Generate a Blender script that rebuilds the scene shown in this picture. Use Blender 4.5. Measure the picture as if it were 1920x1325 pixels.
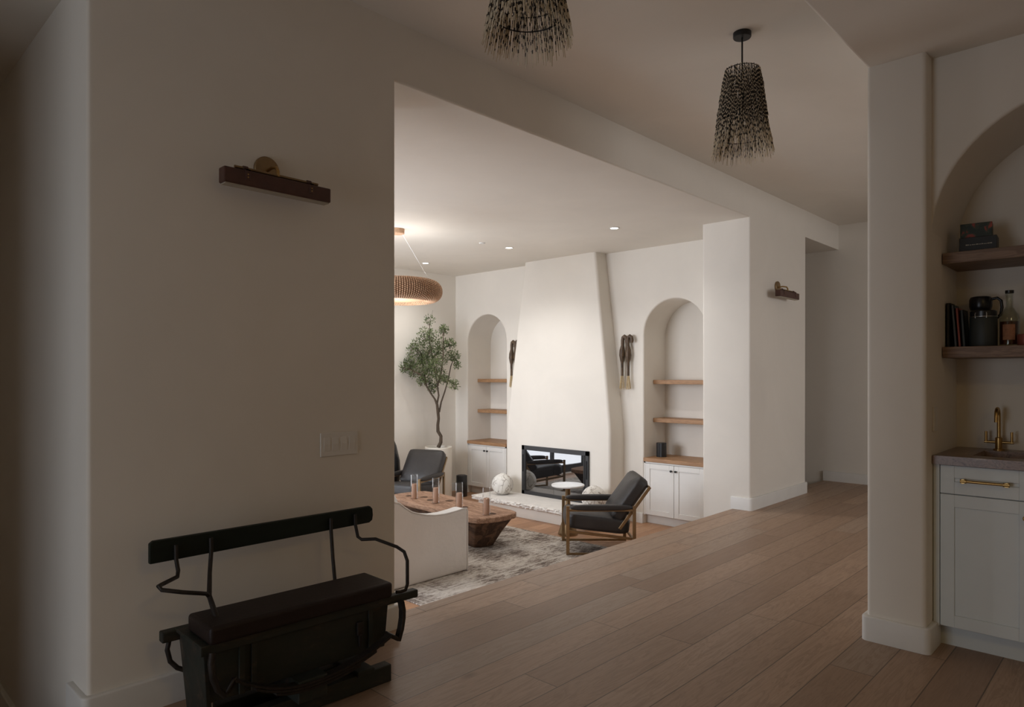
import bpy, bmesh, math, random
from math import sin, cos, pi, radians
from mathutils import Vector, Matrix

for o in list(bpy.data.objects):
    bpy.data.objects.remove(o, do_unlink=True)
SC = bpy.context.scene
COL = SC.collection
random.seed(7)

# ------------------------------------------------------------------ camera, world, lights, exposure
cd = bpy.data.cameras.new('camera')
cam = bpy.data.objects.new('camera', cd)
COL.objects.link(cam)
cam.location = (0, 0, 1.3)
cam.rotation_euler = (pi / 2, 0, radians(43.625 - 90))
cd.sensor_width = 36.0
cd.lens = 24.0
cd.shift_y = 40.3 / 1920
cd.clip_start = 0.02
SC.camera = cam

SC.view_settings.view_transform = 'Standard'
SC.view_settings.look = 'None'
SC.view_settings.exposure = 0.0
SC.view_settings.gamma = 1.0
SC.view_settings.use_curve_mapping = False

W = bpy.data.worlds.new('sky')
SC.world = W
W.use_nodes = True
W.node_tree.nodes['Background'].inputs[0].default_value = (0.92, 0.96, 1.0, 1)
W.node_tree.nodes['Background'].inputs[1].default_value = 0.5

def area_light(name, loc, direction, sx, sy, power, color, spread=180):
    l = bpy.data.lights.new(name, 'AREA')
    l.shape = 'RECTANGLE'
    l.size, l.size_y = sx, sy
    l.energy = power
    l.color = color
    l.spread = radians(spread)
    o = bpy.data.objects.new(name, l)
    COL.objects.link(o)
    o.location = loc
    o.rotation_euler = Vector(direction).to_track_quat('-Z', 'Y').to_euler()
    return o

# daylight at the windows the house has (each just outside its own window opening)
area_light('daylight_living_glazing', (3.75, 8.12, 0.4), (0, -1, -0.02), 2.4, 1.7, 42, (0.94, 0.985, 1.06))
area_light('daylight_living_west', (0.15, 6.1, 1.55), (1, 0, -0.36), 2.9, 2.6, 272, (0.92, 0.98, 1.09))
area_light('daylight_garden_door', (-2.95, 1.90, 1.0), (1, 0, -0.08), 1.5, 1.9, 29, (0.88, 0.96, 1.08))
area_light('daylight_kitchen_window', (6.2, -3.7, 1.9), (0, 1, -0.30), 2.6, 1.5, 79, (0.97, 0.97, 1.0))
area_light('bar_room_warm_fill', (0.4, -1.7, 2.76), (0, 0, -1), 0.5, 0.5, 10.5, (1.0, 0.66, 0.20))  # added warm fill behind the camera, stands in for an unseen source

# ------------------------------------------------------------------ materials
def new_mat(name):
    m = bpy.data.materials.new(name)
    m.use_nodes = True
    nt = m.node_tree
    return m, nt, nt.nodes['Principled BSDF']

def ramp(nt, fac, stops):
    r = nt.nodes.new('ShaderNodeValToRGB')
    e = r.color_ramp.elements
    e[0].position, e[0].color = stops[0][0], (*stops[0][1], 1)
    e[1].position, e[1].color = stops[-1][0], (*stops[-1][1], 1)
    for p, c in stops[1:-1]:
        x = e.new(p)
        x.color = (*c, 1)
    if fac is not None:
        nt.links.new(fac, r.inputs[0])
    return r.outputs[0]

def coords(nt, kind='Object', scale=(1, 1, 1)):
    tc = nt.nodes.new('ShaderNodeTexCoord')
    mp = nt.nodes.new('ShaderNodeMapping')
    mp.inputs['Scale'].default_value = scale
    nt.links.new(tc.outputs[kind], mp.inputs[0])
    return mp.outputs[0]

def noise(nt, vec, scale, detail=4, rough=0.55, dist=0.0):
    n = nt.nodes.new('ShaderNodeTexNoise')
    n.inputs['Scale'].default_value = scale
    n.inputs['Detail'].default_value = detail
    n.inputs['Roughness'].default_value = rough
    n.inputs['Distortion'].default_value = dist
    if vec is not None:
        nt.links.new(vec, n.inputs['Vector'])
    return n.outputs[0]

def bump(nt, bsdf, h, strength=0.2, dist=0.01):
    b = nt.nodes.new('ShaderNodeBump')
    b.inputs['Strength'].default_value = strength
    b.inputs['Distance'].default_value = dist
    nt.links.new(h, b.inputs['Height'])
    nt.links.new(b.outputs[0], bsdf.inputs['Normal'])

def mix(nt, fac, a, b, mode='MIX'):
    m = nt.nodes.new('ShaderNodeMix')
    m.data_type = 'RGBA'
    m.blend_type = mode
    for v, i in ((fac, 0), (a, 6), (b, 7)):
        if hasattr(v, 'node'):
            nt.links.new(v, m.inputs[i])
        elif i == 0:
            m.inputs[0].default_value = v
        else:
            m.inputs[i].default_value = (*v, 1)
    return m.outputs[2]

def math_node(nt, op, a, b=None, c=None):
    m = nt.nodes.new('ShaderNodeMath')
    m.operation = op
    for i, v in enumerate((a, b, c)):
        if v is None:
            continue
        if hasattr(v, 'node'):
            nt.links.new(v, m.inputs[i])
        else:
            m.inputs[i].default_value = v
    return m.outputs[0]

def vary(c, f):
    return tuple(max(0.0, min(1.0, x * f)) for x in c)

def simple(name, col, rough=0.6, metal=0.0, var=0.10, nscale=8, scale=(1, 1, 1), bmp=0.0, bscale=None, bdist=0.004, spec=0.5, coat=0.0):
    """one base colour with procedural mottling and a fine bump"""
    m, nt, b = new_mat(name)
    v = coords(nt, 'Object', scale)
    n = noise(nt, v, nscale)
    c = ramp(nt, n, [(0.25, vary(col, 1 - var)), (0.75, vary(col, 1 + var))])
    nt.links.new(c, b.inputs['Base Color'])
    b.inputs['Roughness'].default_value = rough
    b.inputs['Metallic'].default_value = metal
    b.inputs['Specular IOR Level'].default_value = spec
    b.inputs['Coat Weight'].default_value = coat
    if bmp:
        h = noise(nt, v, bscale or nscale * 6)
        bump(nt, b, h, bmp, bdist)
    return m

def plaster_mat(name, col):
    m, nt, b = new_mat(name)
    v = coords(nt)
    big = noise(nt, v, 1.1, 4, 0.6, 0.6)
    c = ramp(nt, big, [(0.3, vary(col, 0.965)), (0.7, vary(col, 1.03))])
    nt.links.new(c, b.inputs['Base Color'])
    b.inputs['Roughness'].default_value = 0.85
    b.inputs['Specular IOR Level'].default_value = 0.25
    h1 = noise(nt, v, 2.6, 3, 0.5, 0.8)
    h2 = noise(nt, v, 60, 3)
    h = math_node(nt, 'ADD', h1, math_node(nt, 'MULTIPLY', h2, 0.05))
    bump(nt, b, h, 0.12, 0.03)
    return m

def floor_mat(name, tint=(1, 1, 1)):
    m, nt, b = new_mat(name)
    g = nt.nodes.new('ShaderNodeNewGeometry')
    s = nt.nodes.new('ShaderNodeSeparateXYZ')
    nt.links.new(g.outputs['Position'], s.inputs[0])
    x, y = s.outputs[0], s.outputs[1]
    wd, L = 0.185, 1.9
    yy = math_node(nt, 'DIVIDE', math_node(nt, 'SUBTRACT', y, 0.90 - 40 * wd), wd)
    row = math_node(nt, 'FLOOR', yy)
    fy = math_node(nt, 'FRACT', yy)
    wn = nt.nodes.new('ShaderNodeTexWhiteNoise')
    wn.noise_dimensions = '1D'
    nt.links.new(row, wn.inputs['W'])
    xx = math_node(nt, 'ADD', math_node(nt, 'DIVIDE', x, L), math_node(nt, 'MULTIPLY', wn.outputs[0], 9.0))
    xx = math_node(nt, 'ADD', xx, 20.0)
    colm = math_node(nt, 'FLOOR', xx)
    fx = math_node(nt, 'FRACT', xx)
    cmb = nt.nodes.new('ShaderNodeCombineXYZ')
    nt.links.new(row, cmb.inputs[0])
    nt.links.new(colm, cmb.inputs[1])
    w2 = nt.nodes.new('ShaderNodeTexWhiteNoise')
    w2.noise_dimensions = '2D'
    nt.links.new(cmb.outputs[0], w2.inputs['Vector'])
    pid = w2.outputs[0]
    # grain coordinates: long in x, every plank its own slice
    gv = nt.nodes.new('ShaderNodeCombineXYZ')
    nt.links.new(math_node(nt, 'MULTIPLY', x, 1.0), gv.inputs[0])
    nt.links.new(math_node(nt, 'MULTIPLY', y, 9.0), gv.inputs[1])
    nt.links.new(math_node(nt, 'MULTIPLY', pid, 37.0), gv.inputs[2])
    n1 = noise(nt, gv.outputs[0], 1.6, 5, 0.6, 1.2)
    wv = nt.nodes.new('ShaderNodeMath')
    wv.operation = 'SINE'
    nt.links.new(math_node(nt, 'MULTIPLY', n1, 46.0), wv.inputs[0])
    rings = math_node(nt, 'MULTIPLY_ADD', wv.outputs[0], 0.5, 0.5)
    gv2 = nt.nodes.new('ShaderNodeCombineXYZ')
    nt.links.new(math_node(nt, 'MULTIPLY', x, 2.5), gv2.inputs[0])
    nt.links.new(math_node(nt, 'MULTIPLY', y, 110.0), gv2.inputs[1])
    nt.links.new(math_node(nt, 'MULTIPLY', pid, 11.0), gv2.inputs[2])
    fine = noise(nt, gv2.outputs[0], 1.5, 4, 0.6)
    t = lambda c: tuple(a * k for a, k in zip(c, tint))
    base = ramp(nt, pid, [(0.0, t((0.290, 0.185, 0.120))), (0.35, t((0.365, 0.240, 0.158))), (0.7, t((0.425, 0.285, 0.192))), (1.0, t((0.345, 0.250, 0.180)))])
    c1 = mix(nt, math_node(nt, 'MULTIPLY', math_node(nt, 'POWER', rings, 3.0), 0.38), base, t((0.205, 0.125, 0.078)))
    fr = ramp(nt, fine, [(0.40, (0, 0, 0)), (0.62, (1, 1, 1))])
    c2 = mix(nt, math_node(nt, 'MULTIPLY', fr, 0.24), c1, t((0.235, 0.150, 0.098)))
    # knots
    kv = nt.nodes.new('ShaderNodeCombineXYZ')
    nt.links.new(math_node(nt, 'MULTIPLY', x, 1.2), kv.inputs[0])
    nt.links.new(math_node(nt, 'MULTIPLY', y, 2.6), kv.inputs[1])
    vo = nt.nodes.new('ShaderNodeTexVoronoi')
    vo.inputs['Scale'].default_value = 1.1
    nt.links.new(kv.outputs[0], vo.inputs['Vector'])
    kn = ramp(nt, vo.outputs['Distance'], [(0.02, (1, 1, 1)), (0.075, (0, 0, 0))])
    c3 = mix(nt, math_node(nt, 'MULTIPLY', kn, 0.6), c2, t((0.11, 0.065, 0.04)))
    # seams
    ey = math_node(nt, 'MINIMUM', fy, math_node(nt, 'SUBTRACT', 1.0, fy))
    ex = math_node(nt, 'MINIMUM', fx, math_node(nt, 'SUBTRACT', 1.0, fx))
    sy_ = math_node(nt, 'LESS_THAN', ey, 0.013)
    sx_ = math_node(nt, 'LESS_THAN', ex, 0.0012)
    seam = math_node(nt, 'MAXIMUM', sy_, sx_)
    c4 = mix(nt, math_node(nt, 'MULTIPLY', seam, 0.75), c3, t((0.06, 0.038, 0.025)))
    nt.links.new(c4, b.inputs['Base Color'])
    rr = math_node(nt, 'MULTIPLY_ADD', fine, 0.18, 0.36)
    nt.links.new(rr, b.inputs['Roughness'])
    b.inputs['Specular IOR Level'].default_value = 0.42
    h = math_node(nt, 'SUBTRACT', math_node(nt, 'MULTIPLY', fine, 0.2), seam)
    bump(nt, b, h, 0.25, 0.003)
    return m

def wood_mat(name, c_light, c_dark, scale=(1, 1, 1), rough=0.5, bmp=0.15, rings=30, spec=0.4):
    """stretched grain; `scale` squeezes across the grain"""
    m, nt, b = new_mat(name)
    v = coords(nt, 'Object', scale)
    n1 = noise(nt, v, 2.2, 5, 0.6, 1.0)
    w = nt.nodes.new('ShaderNodeMath')
    w.operation = 'SINE'
    nt.links.new(math_node(nt, 'MULTIPLY', n1, rings), w.inputs[0])
    r = math_node(nt, 'MULTIPLY_ADD', w.outputs[0], 0.5, 0.5)
    f = noise(nt, v, 14, 5)
    fac = math_node(nt, 'ADD', math_node(nt, 'MULTIPLY', r, 0.45), math_node(nt, 'MULTIPLY', f, 0.55))
    c = ramp(nt, fac, [(0.2, c_light), (0.85, c_dark)])
    nt.links.new(c, b.inputs['Base Color'])
    b.inputs['Roughness'].default_value = rough
    b.inputs['Specular IOR Level'].default_value = spec
    bump(nt, b, fac, bmp, 0.004)
    return m

def glass_mat(name, col=(1, 1, 1), rough=0.0, ior=1.45):
    """thin clear glass: see-through with a fresnel reflection"""
    m, nt, b = new_mat(name)
    out = nt.nodes['Material Output']
    tr = nt.nodes.new('ShaderNodeBsdfTransparent')
    tr.inputs[0].default_value = (*col, 1)
    gl = nt.nodes.new('ShaderNodeBsdfGlossy')
    gl.inputs['Roughness'].default_value = rough
    lw = nt.nodes.new('ShaderNodeLayerWeight')
    lw.inputs[0].default_value = 0.5
    fr = nt.nodes.new('ShaderNodeMath')
    fr.operation = 'MULTIPLY_ADD'
    pw = math_node(nt, 'POWER', lw.outputs['Facing'], 3.0)
    nt.links.new(pw, fr.inputs[0])
    fr.inputs[1].default_value = 0.85
    fr.inputs[2].default_value = 0.04
    mx = nt.nodes.new('ShaderNodeMixShader')
    nt.links.new(fr.outputs[0], mx.inputs[0])
    nt.links.new(tr.outputs[0], mx.inputs[1])
    nt.links.new(gl.outputs[0], mx.inputs[2])
    nt.links.new(mx.outputs[0], out.inputs['Surface'])
    nt.nodes.remove(b)
    return m

def emit_mat(name, col, strength):
    m, nt, b = new_mat(name)
    b.inputs['Base Color'].default_value = (0.8, 0.8, 0.8, 1)
    b.inputs['Emission Color'].default_value = (*col, 1)
    b.inputs['Emission Strength'].default_value = strength
    return m

M = {}
M['plaster'] = plaster_mat('warm_white_plaster', (0.80, 0.75, 0.675))
M['ceiling'] = plaster_mat('ceiling_plaster', (0.80, 0.75, 0.675))
M['trim'] = simple('painted_trim', (0.76, 0.74, 0.70), 0.45, var=0.03)
M['floor'] = floor_mat('oak_plank_floor')
M['floor_low'] = floor_mat('oak_plank_floor_sunken', (1.22, 1.02, 0.86))
M['cab_white'] = simple('cabinet_white_paint', (0.80, 0.78, 0.74), 0.4, var=0.02)
M['cab_grey'] = simple('cabinet_grey_paint', (0.74, 0.79, 0.80), 0.42, var=0.02)
M['oak'] = wood_mat('oak_shelf', (0.43, 0.245, 0.125), (0.29, 0.155, 0.075), (14, 1.2, 14))
M['oak_dark'] = wood_mat('smoked_oak_shelf', (0.30, 0.20, 0.14), (0.17, 0.105, 0.07), (14, 1.2, 14))
M['brass'] = simple('aged_brass', (0.46, 0.29, 0.11), 0.32, 1.0, 0.15, 20)
M['bronze'] = simple('dull_bronze', (0.30, 0.205, 0.11), 0.42, 0.9, 0.2, 15)
M['black_metal'] = simple('black_iron', (0.018, 0.017, 0.016), 0.5, 0.3, 0.3, 30)
M['iron'] = simple('old_wrought_iron', (0.028, 0.022, 0.018), 0.55, 0.4, 0.4, 40, bmp=0.3)
M['black_gloss'] = simple('black_satin', (0.012, 0.012, 0.013), 0.3, 0, 0.2)
M['leather'] = simple('charcoal_leather', (0.026, 0.022, 0.020), 0.48, 0, 0.25, 6, bmp=0.25, bscale=30, bdist=0.01)
M['leather_brown'] = simple('dark_brown_leather', (0.019, 0.011, 0.009), 0.5, 0, 0.25, 8, bmp=0.2, bscale=70, spec=0.3)
M['leather_tan'] = simple('oxblood_leather_wrap', (0.075, 0.030, 0.020), 0.5, 0, 0.2, 20, bmp=0.15)
M['linen'] = simple('white_linen', (0.74, 0.71, 0.67), 0.9, 0, 0.03, 5, bmp=0.3, bscale=14, bdist=0.012, spec=0.15)
M['candle'] = simple('tan_wax', (0.40, 0.225, 0.14), 0.6, 0, 0.06)
M['glass'] = glass_mat('clear_glass')
M['pot'] = simple('cream_ceramic', (0.76, 0.71, 0.62), 0.5, 0, 0.03)
M['soil'] = simple('dark_soil', (0.05, 0.035, 0.025), 0.95, 0, 0.4, 40, bmp=0.6)
M['bark'] = simple('grey_brown_bark', (0.085, 0.060, 0.040), 0.9, 0, 0.35, 30, (1, 1, 0.3), bmp=0.6)
M['limestone'] = simple('rough_limestone', (0.74, 0.70, 0.65), 0.85, 0, 0.07, 9, bmp=0.5, bscale=45, bdist=0.01)
M['marble'] = simple('pale_marble', (0.78, 0.76, 0.73), 0.2, 0, 0.08, 6)
M['charcoal'] = simple('charcoal_paint', (0.035, 0.034, 0.035), 0.45, 0.2, 0.1)
M['beads'] = simple('terracotta_wood_beads', (0.55, 0.345, 0.215), 0.6, 0, 0.25, 60)
M['bead_core'] = simple('bead_frame', (0.30, 0.18, 0.11), 0.8, 0, 0.2, 60)
M['wicker_rope'] = simple('pale_raffia', (0.55, 0.42, 0.24), 0.9, 0, 0.25, 60)
M['horn'] = wood_mat('carved_dark_wood', (0.14, 0.085, 0.045), (0.03, 0.018, 0.012), (20, 20, 2), 0.45)
M['switch'] = simple('switch_plate', (0.74, 0.70, 0.64), 0.4, 0, 0.02)
M['steel'] = simple('brushed_steel', (0.45, 0.45, 0.44), 0.3, 1.0, 0.1, 30)
M['sink'] = simple('grey_sink', (0.22, 0.23, 0.23), 0.25, 0.3, 0.08)
M['down'] = emit_mat('lit_downlight', (1.0, 0.95, 0.86), 9.0)
M['diffuser'] = simple('frosted_diffuser', (0.42, 0.37, 0.29), 0.5, 0, 0.03)
M['book_black'] = simple('book_black', (0.022, 0.022, 0.022), 0.5)
M['book_grey'] = simple('book_grey', (0.11, 0.125, 0.14), 0.55)
M['book_red'] = simple('book_red', (0.33, 0.07, 0.04), 0.55)
M['book_dark'] = simple('book_dark_green', (0.03, 0.035, 0.032), 0.55)
M['paper'] = simple('paper_pages', (0.6, 0.55, 0.45), 0.9)
M['copper'] = simple('copper_red_enamel', (0.26, 0.075, 0.055), 0.3, 0.3)
M['whisky'] = glass_mat('amber_spirit', (0.45, 0.20, 0.08), 0.0, 1.36)
M['bottle_glass'] = glass_mat('bottle_glass', (0.93, 0.95, 0.92))
M['label'] = simple('bottle_label', (0.30, 0.13, 0.06), 0.7, 0, 0.35, 40)
M['step'] = M['floor']

# distressed rug
m, nt, b = new_mat('distressed_rug')
v = coords(nt)
n1 = noise(nt, coords(nt, 'Object', (1.6, 5.0, 1)), 6.0, 8, 0.82, 0.5)
n2 = noise(nt, coords(nt, 'Object', (1, 4.5, 1)), 34, 4, 0.75)
vo = nt.nodes.new('ShaderNodeTexVoronoi')
vo.inputs['Scale'].default_value = 3.1
nt.links.new(v, vo.inputs['Vector'])
f = math_node(nt, 'ADD', math_node(nt, 'MULTIPLY', n1, 0.62), math_node(nt, 'MULTIPLY', n2, 0.24))
f = math_node(nt, 'ADD', f, math_node(nt, 'MULTIPLY', vo.outputs['Distance'], 0.16))
c = ramp(nt, f, [(0.43, (0.12, 0.092, 0.076)), (0.48, (0.27, 0.225, 0.19)), (0.52, (0.47, 0.42, 0.365)), (0.60, (0.62, 0.57, 0.51))])
# border stripes (object coords: origin at rug centre, half size 1.215 x 1.75)
sep = nt.nodes.new('ShaderNodeSeparateXYZ')
nt.links.new(v, sep.inputs[0])
dx = math_node(nt, 'SUBTRACT', 1.215, math_node(nt, 'ABSOLUTE', sep.outputs[0]))
dy = math_node(nt, 'SUBTRACT', 1.75, math_node(nt, 'ABSOLUTE', sep.outputs[1]))
d = math_node(nt, 'MINIMUM', dx, dy)
def band(a, bb):
    return math_node(nt, 'MULTIPLY', math_node(nt, 'GREATER_THAN', d, a), math_node(nt, 'LESS_THAN', d, bb))
st = math_node(nt, 'MAXIMUM', band(0.30, 0.325), band(0.05, 0.065))
c = mix(nt, math_node(nt, 'MULTIPLY', st, 0.55), c, (0.60, 0.55, 0.49))
st2 = math_node(nt, 'MAXIMUM', band(0.335, 0.35), band(0.12, 0.135))
c = mix(nt, math_node(nt, 'MULTIPLY', st2, 0.4), c, (0.16, 0.13, 0.11))
nt.links.new(c, b.inputs['Base Color'])
b.inputs['Roughness'].default_value = 0.95
b.inputs['Specular IOR Level'].default_value = 0.1
bump(nt, b, noise(nt, v, 160, 3), 0.5, 0.006)
M['rug'] = m

# crackled balls
m, nt, b = new_mat('crackled_white_clay')
v = coords(nt, 'Object', (1, 1, 0.45))
dist = noise(nt, v, 6, 4, 0.6)
vo = nt.nodes.new('ShaderNodeTexVoronoi')
vo.feature = 'DISTANCE_TO_EDGE'
vo.inputs['Scale'].default_value = 13
mp = nt.nodes.new('ShaderNodeVectorMath')
mp.operation = 'ADD'
nt.links.new(v, mp.inputs[0])
nz = nt.nodes.new('ShaderNodeTexNoise')
nz.inputs['Scale'].default_value = 7
nz.inputs['Detail'].default_value = 5
nt.links.new(v, nz.inputs['Vector'])
sc_ = nt.nodes.new('ShaderNodeVectorMath')
sc_.operation = 'SCALE'
sc_.inputs['Scale'].default_value = 0.25
nt.links.new(nz.outputs[1], sc_.inputs[0])
nt.links.new(sc_.outputs[0], mp.inputs[1])
nt.links.new(mp.outputs[0], vo.inputs['Vector'])
cr = ramp(nt, vo.outputs[0], [(0.0, (1, 1, 1)), (0.07, (0, 0, 0))])
mask = ramp(nt, noise(nt, v, 5, 2), [(0.36, (0, 0, 0)), (0.55, (1, 1, 1))])
fac = math_node(nt, 'MULTIPLY', math_node(nt, 'MULTIPLY', cr, mask), 0.9)
c = mix(nt, fac, (0.80, 0.77, 0.71), (0.20, 0.15, 0.11))
st = ramp(nt, noise(nt, v, 3, 4), [(0.55, (0, 0, 0)), (0.75, (1, 1, 1))])
c = mix(nt, math_node(nt, 'MULTIPLY', st, 0.45), c, (0.50, 0.40, 0.30))
nt.links.new(c, b.inputs['Base Color'])
b.inputs['Roughness'].default_value = 0.7
bump(nt, b, math_node(nt, 'SUBTRACT', 1.0, cr), 0.4, 0.006)
M['crackle'] = m

# reclaimed trough wood
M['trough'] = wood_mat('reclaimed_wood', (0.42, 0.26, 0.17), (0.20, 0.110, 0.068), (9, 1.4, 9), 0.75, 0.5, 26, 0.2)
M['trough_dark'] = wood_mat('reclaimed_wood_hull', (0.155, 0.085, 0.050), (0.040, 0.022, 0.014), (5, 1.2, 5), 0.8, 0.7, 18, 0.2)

# old painted bench wood: near-black green paint worn to brown
m, nt, b = new_mat('worn_dark_green_paint')
v = coords(nt, 'Object', (1, 3, 3))
a_ = noise(nt, v, 5, 6, 0.7, 0.5)
c = ramp(nt, a_, [(0.40, (0.014, 0.019, 0.014)), (0.56, (0.022, 0.022, 0.016)), (0.66, (0.050, 0.036, 0.024)), (0.80, (0.11, 0.09, 0.06))])
nt.links.new(c, b.inputs['Base Color'])
b.inputs['Roughness'].default_value = 0.6
bump(nt, b, a_, 0.35, 0.006)
M['bench_paint'] = m
M['board_green'] = simple('dark_green_paint', (0.007, 0.012, 0.008), 0.55, 0, 0.3, 7, (1, 4, 4), spec=0.3)

# bar stone
m, nt, b = new_mat('brown_marble')
v = coords(nt)
a_ = noise(nt, v, 16, 8, 0.72, 1.2)
c = ramp(nt, a_, [(0.34, (0.10, 0.060, 0.045)), (0.47, (0.30, 0.200, 0.155)), (0.55, (0.17, 0.110, 0.085)), (0.68, (0.48, 0.37, 0.30))])
nt.links.new(c, b.inputs['Base Color'])
b.inputs['Roughness'].default_value = 0.3
M['stone'] = m

# quills: banded along their length (uv.y = root to tip, uv.x = band offset of the quill; above 5 = lowest, pale-tipped tier)
m, nt, b = new_mat('banded_quill')
uv = nt.nodes.new('ShaderNodeUVMap')
sp = nt.nodes.new('ShaderNodeSeparateXYZ')
nt.links.new(uv.outputs[0], sp.inputs[0])
ph = math_node(nt, 'ADD', math_node(nt, 'MULTIPLY', sp.outputs[1], 4.0), sp.outputs[0])
fr = math_node(nt, 'FRACT', ph)
low = math_node(nt, 'GREATER_THAN', sp.outputs[0], 5.0)
thr = math_node(nt, 'SUBTRACT', 0.64, math_node(nt, 'MULTIPLY', low, 0.28))
dark = math_node(nt, 'LESS_THAN', fr, thr)
tip = math_node(nt, 'MULTIPLY', low, math_node(nt, 'GREATER_THAN', sp.outputs[1], 0.78))
dark = math_node(nt, 'MULTIPLY', dark, math_node(nt, 'SUBTRACT', 1.0, tip))
c = mix(nt, dark, (0.74, 0.63, 0.47), (0.014, 0.011, 0.009))
nt.links.new(c, b.inputs['Base Color'])
b.inputs['Roughness'].default_value = 0.5
M['quill'] = m

# olive leaf
m, nt, b = new_mat('olive_leaf')
oi = noise(nt, coords(nt), 9, 2)
c = ramp(nt, oi, [(0.3, (0.060, 0.085, 0.028)), (0.52, (0.110, 0.145, 0.050)), (0.72, (0.22, 0.245, 0.12))])
nt.links.new(c, b.inputs['Base Color'])
b.inputs['Roughness'].default_value = 0.5
M['leaf'] = m

# fireplace glass: dark, mirror-like
m, nt, b = new_mat('smoked_fire_glass')
v = coords(nt)
c = ramp(nt, noise(nt, v, 3), [(0.3, (0.006, 0.006, 0.007)), (0.7, (0.010, 0.010, 0.010))])
nt.links.new(c, b.inputs['Base Color'])
b.inputs['Roughness'].default_value = 0.015
b.inputs['IOR'].default_value = 3.0
M['fire_glass'] = m

# floral box lid
m, nt, b = new_mat('dark_floral_print')
v = coords(nt)
n_ = noise(nt, v, 26, 3, 0.5, 0.8)
c = ramp(nt, n_, [(0.45, (0.018, 0.030, 0.022)), (0.56, (0.05, 0.06, 0.035)), (0.60, (0.30, 0.045, 0.03)), (0.75, (0.38, 0.08, 0.05))])
nt.links.new(c, b.inputs['Base Color'])
M['floral'] = m

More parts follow.
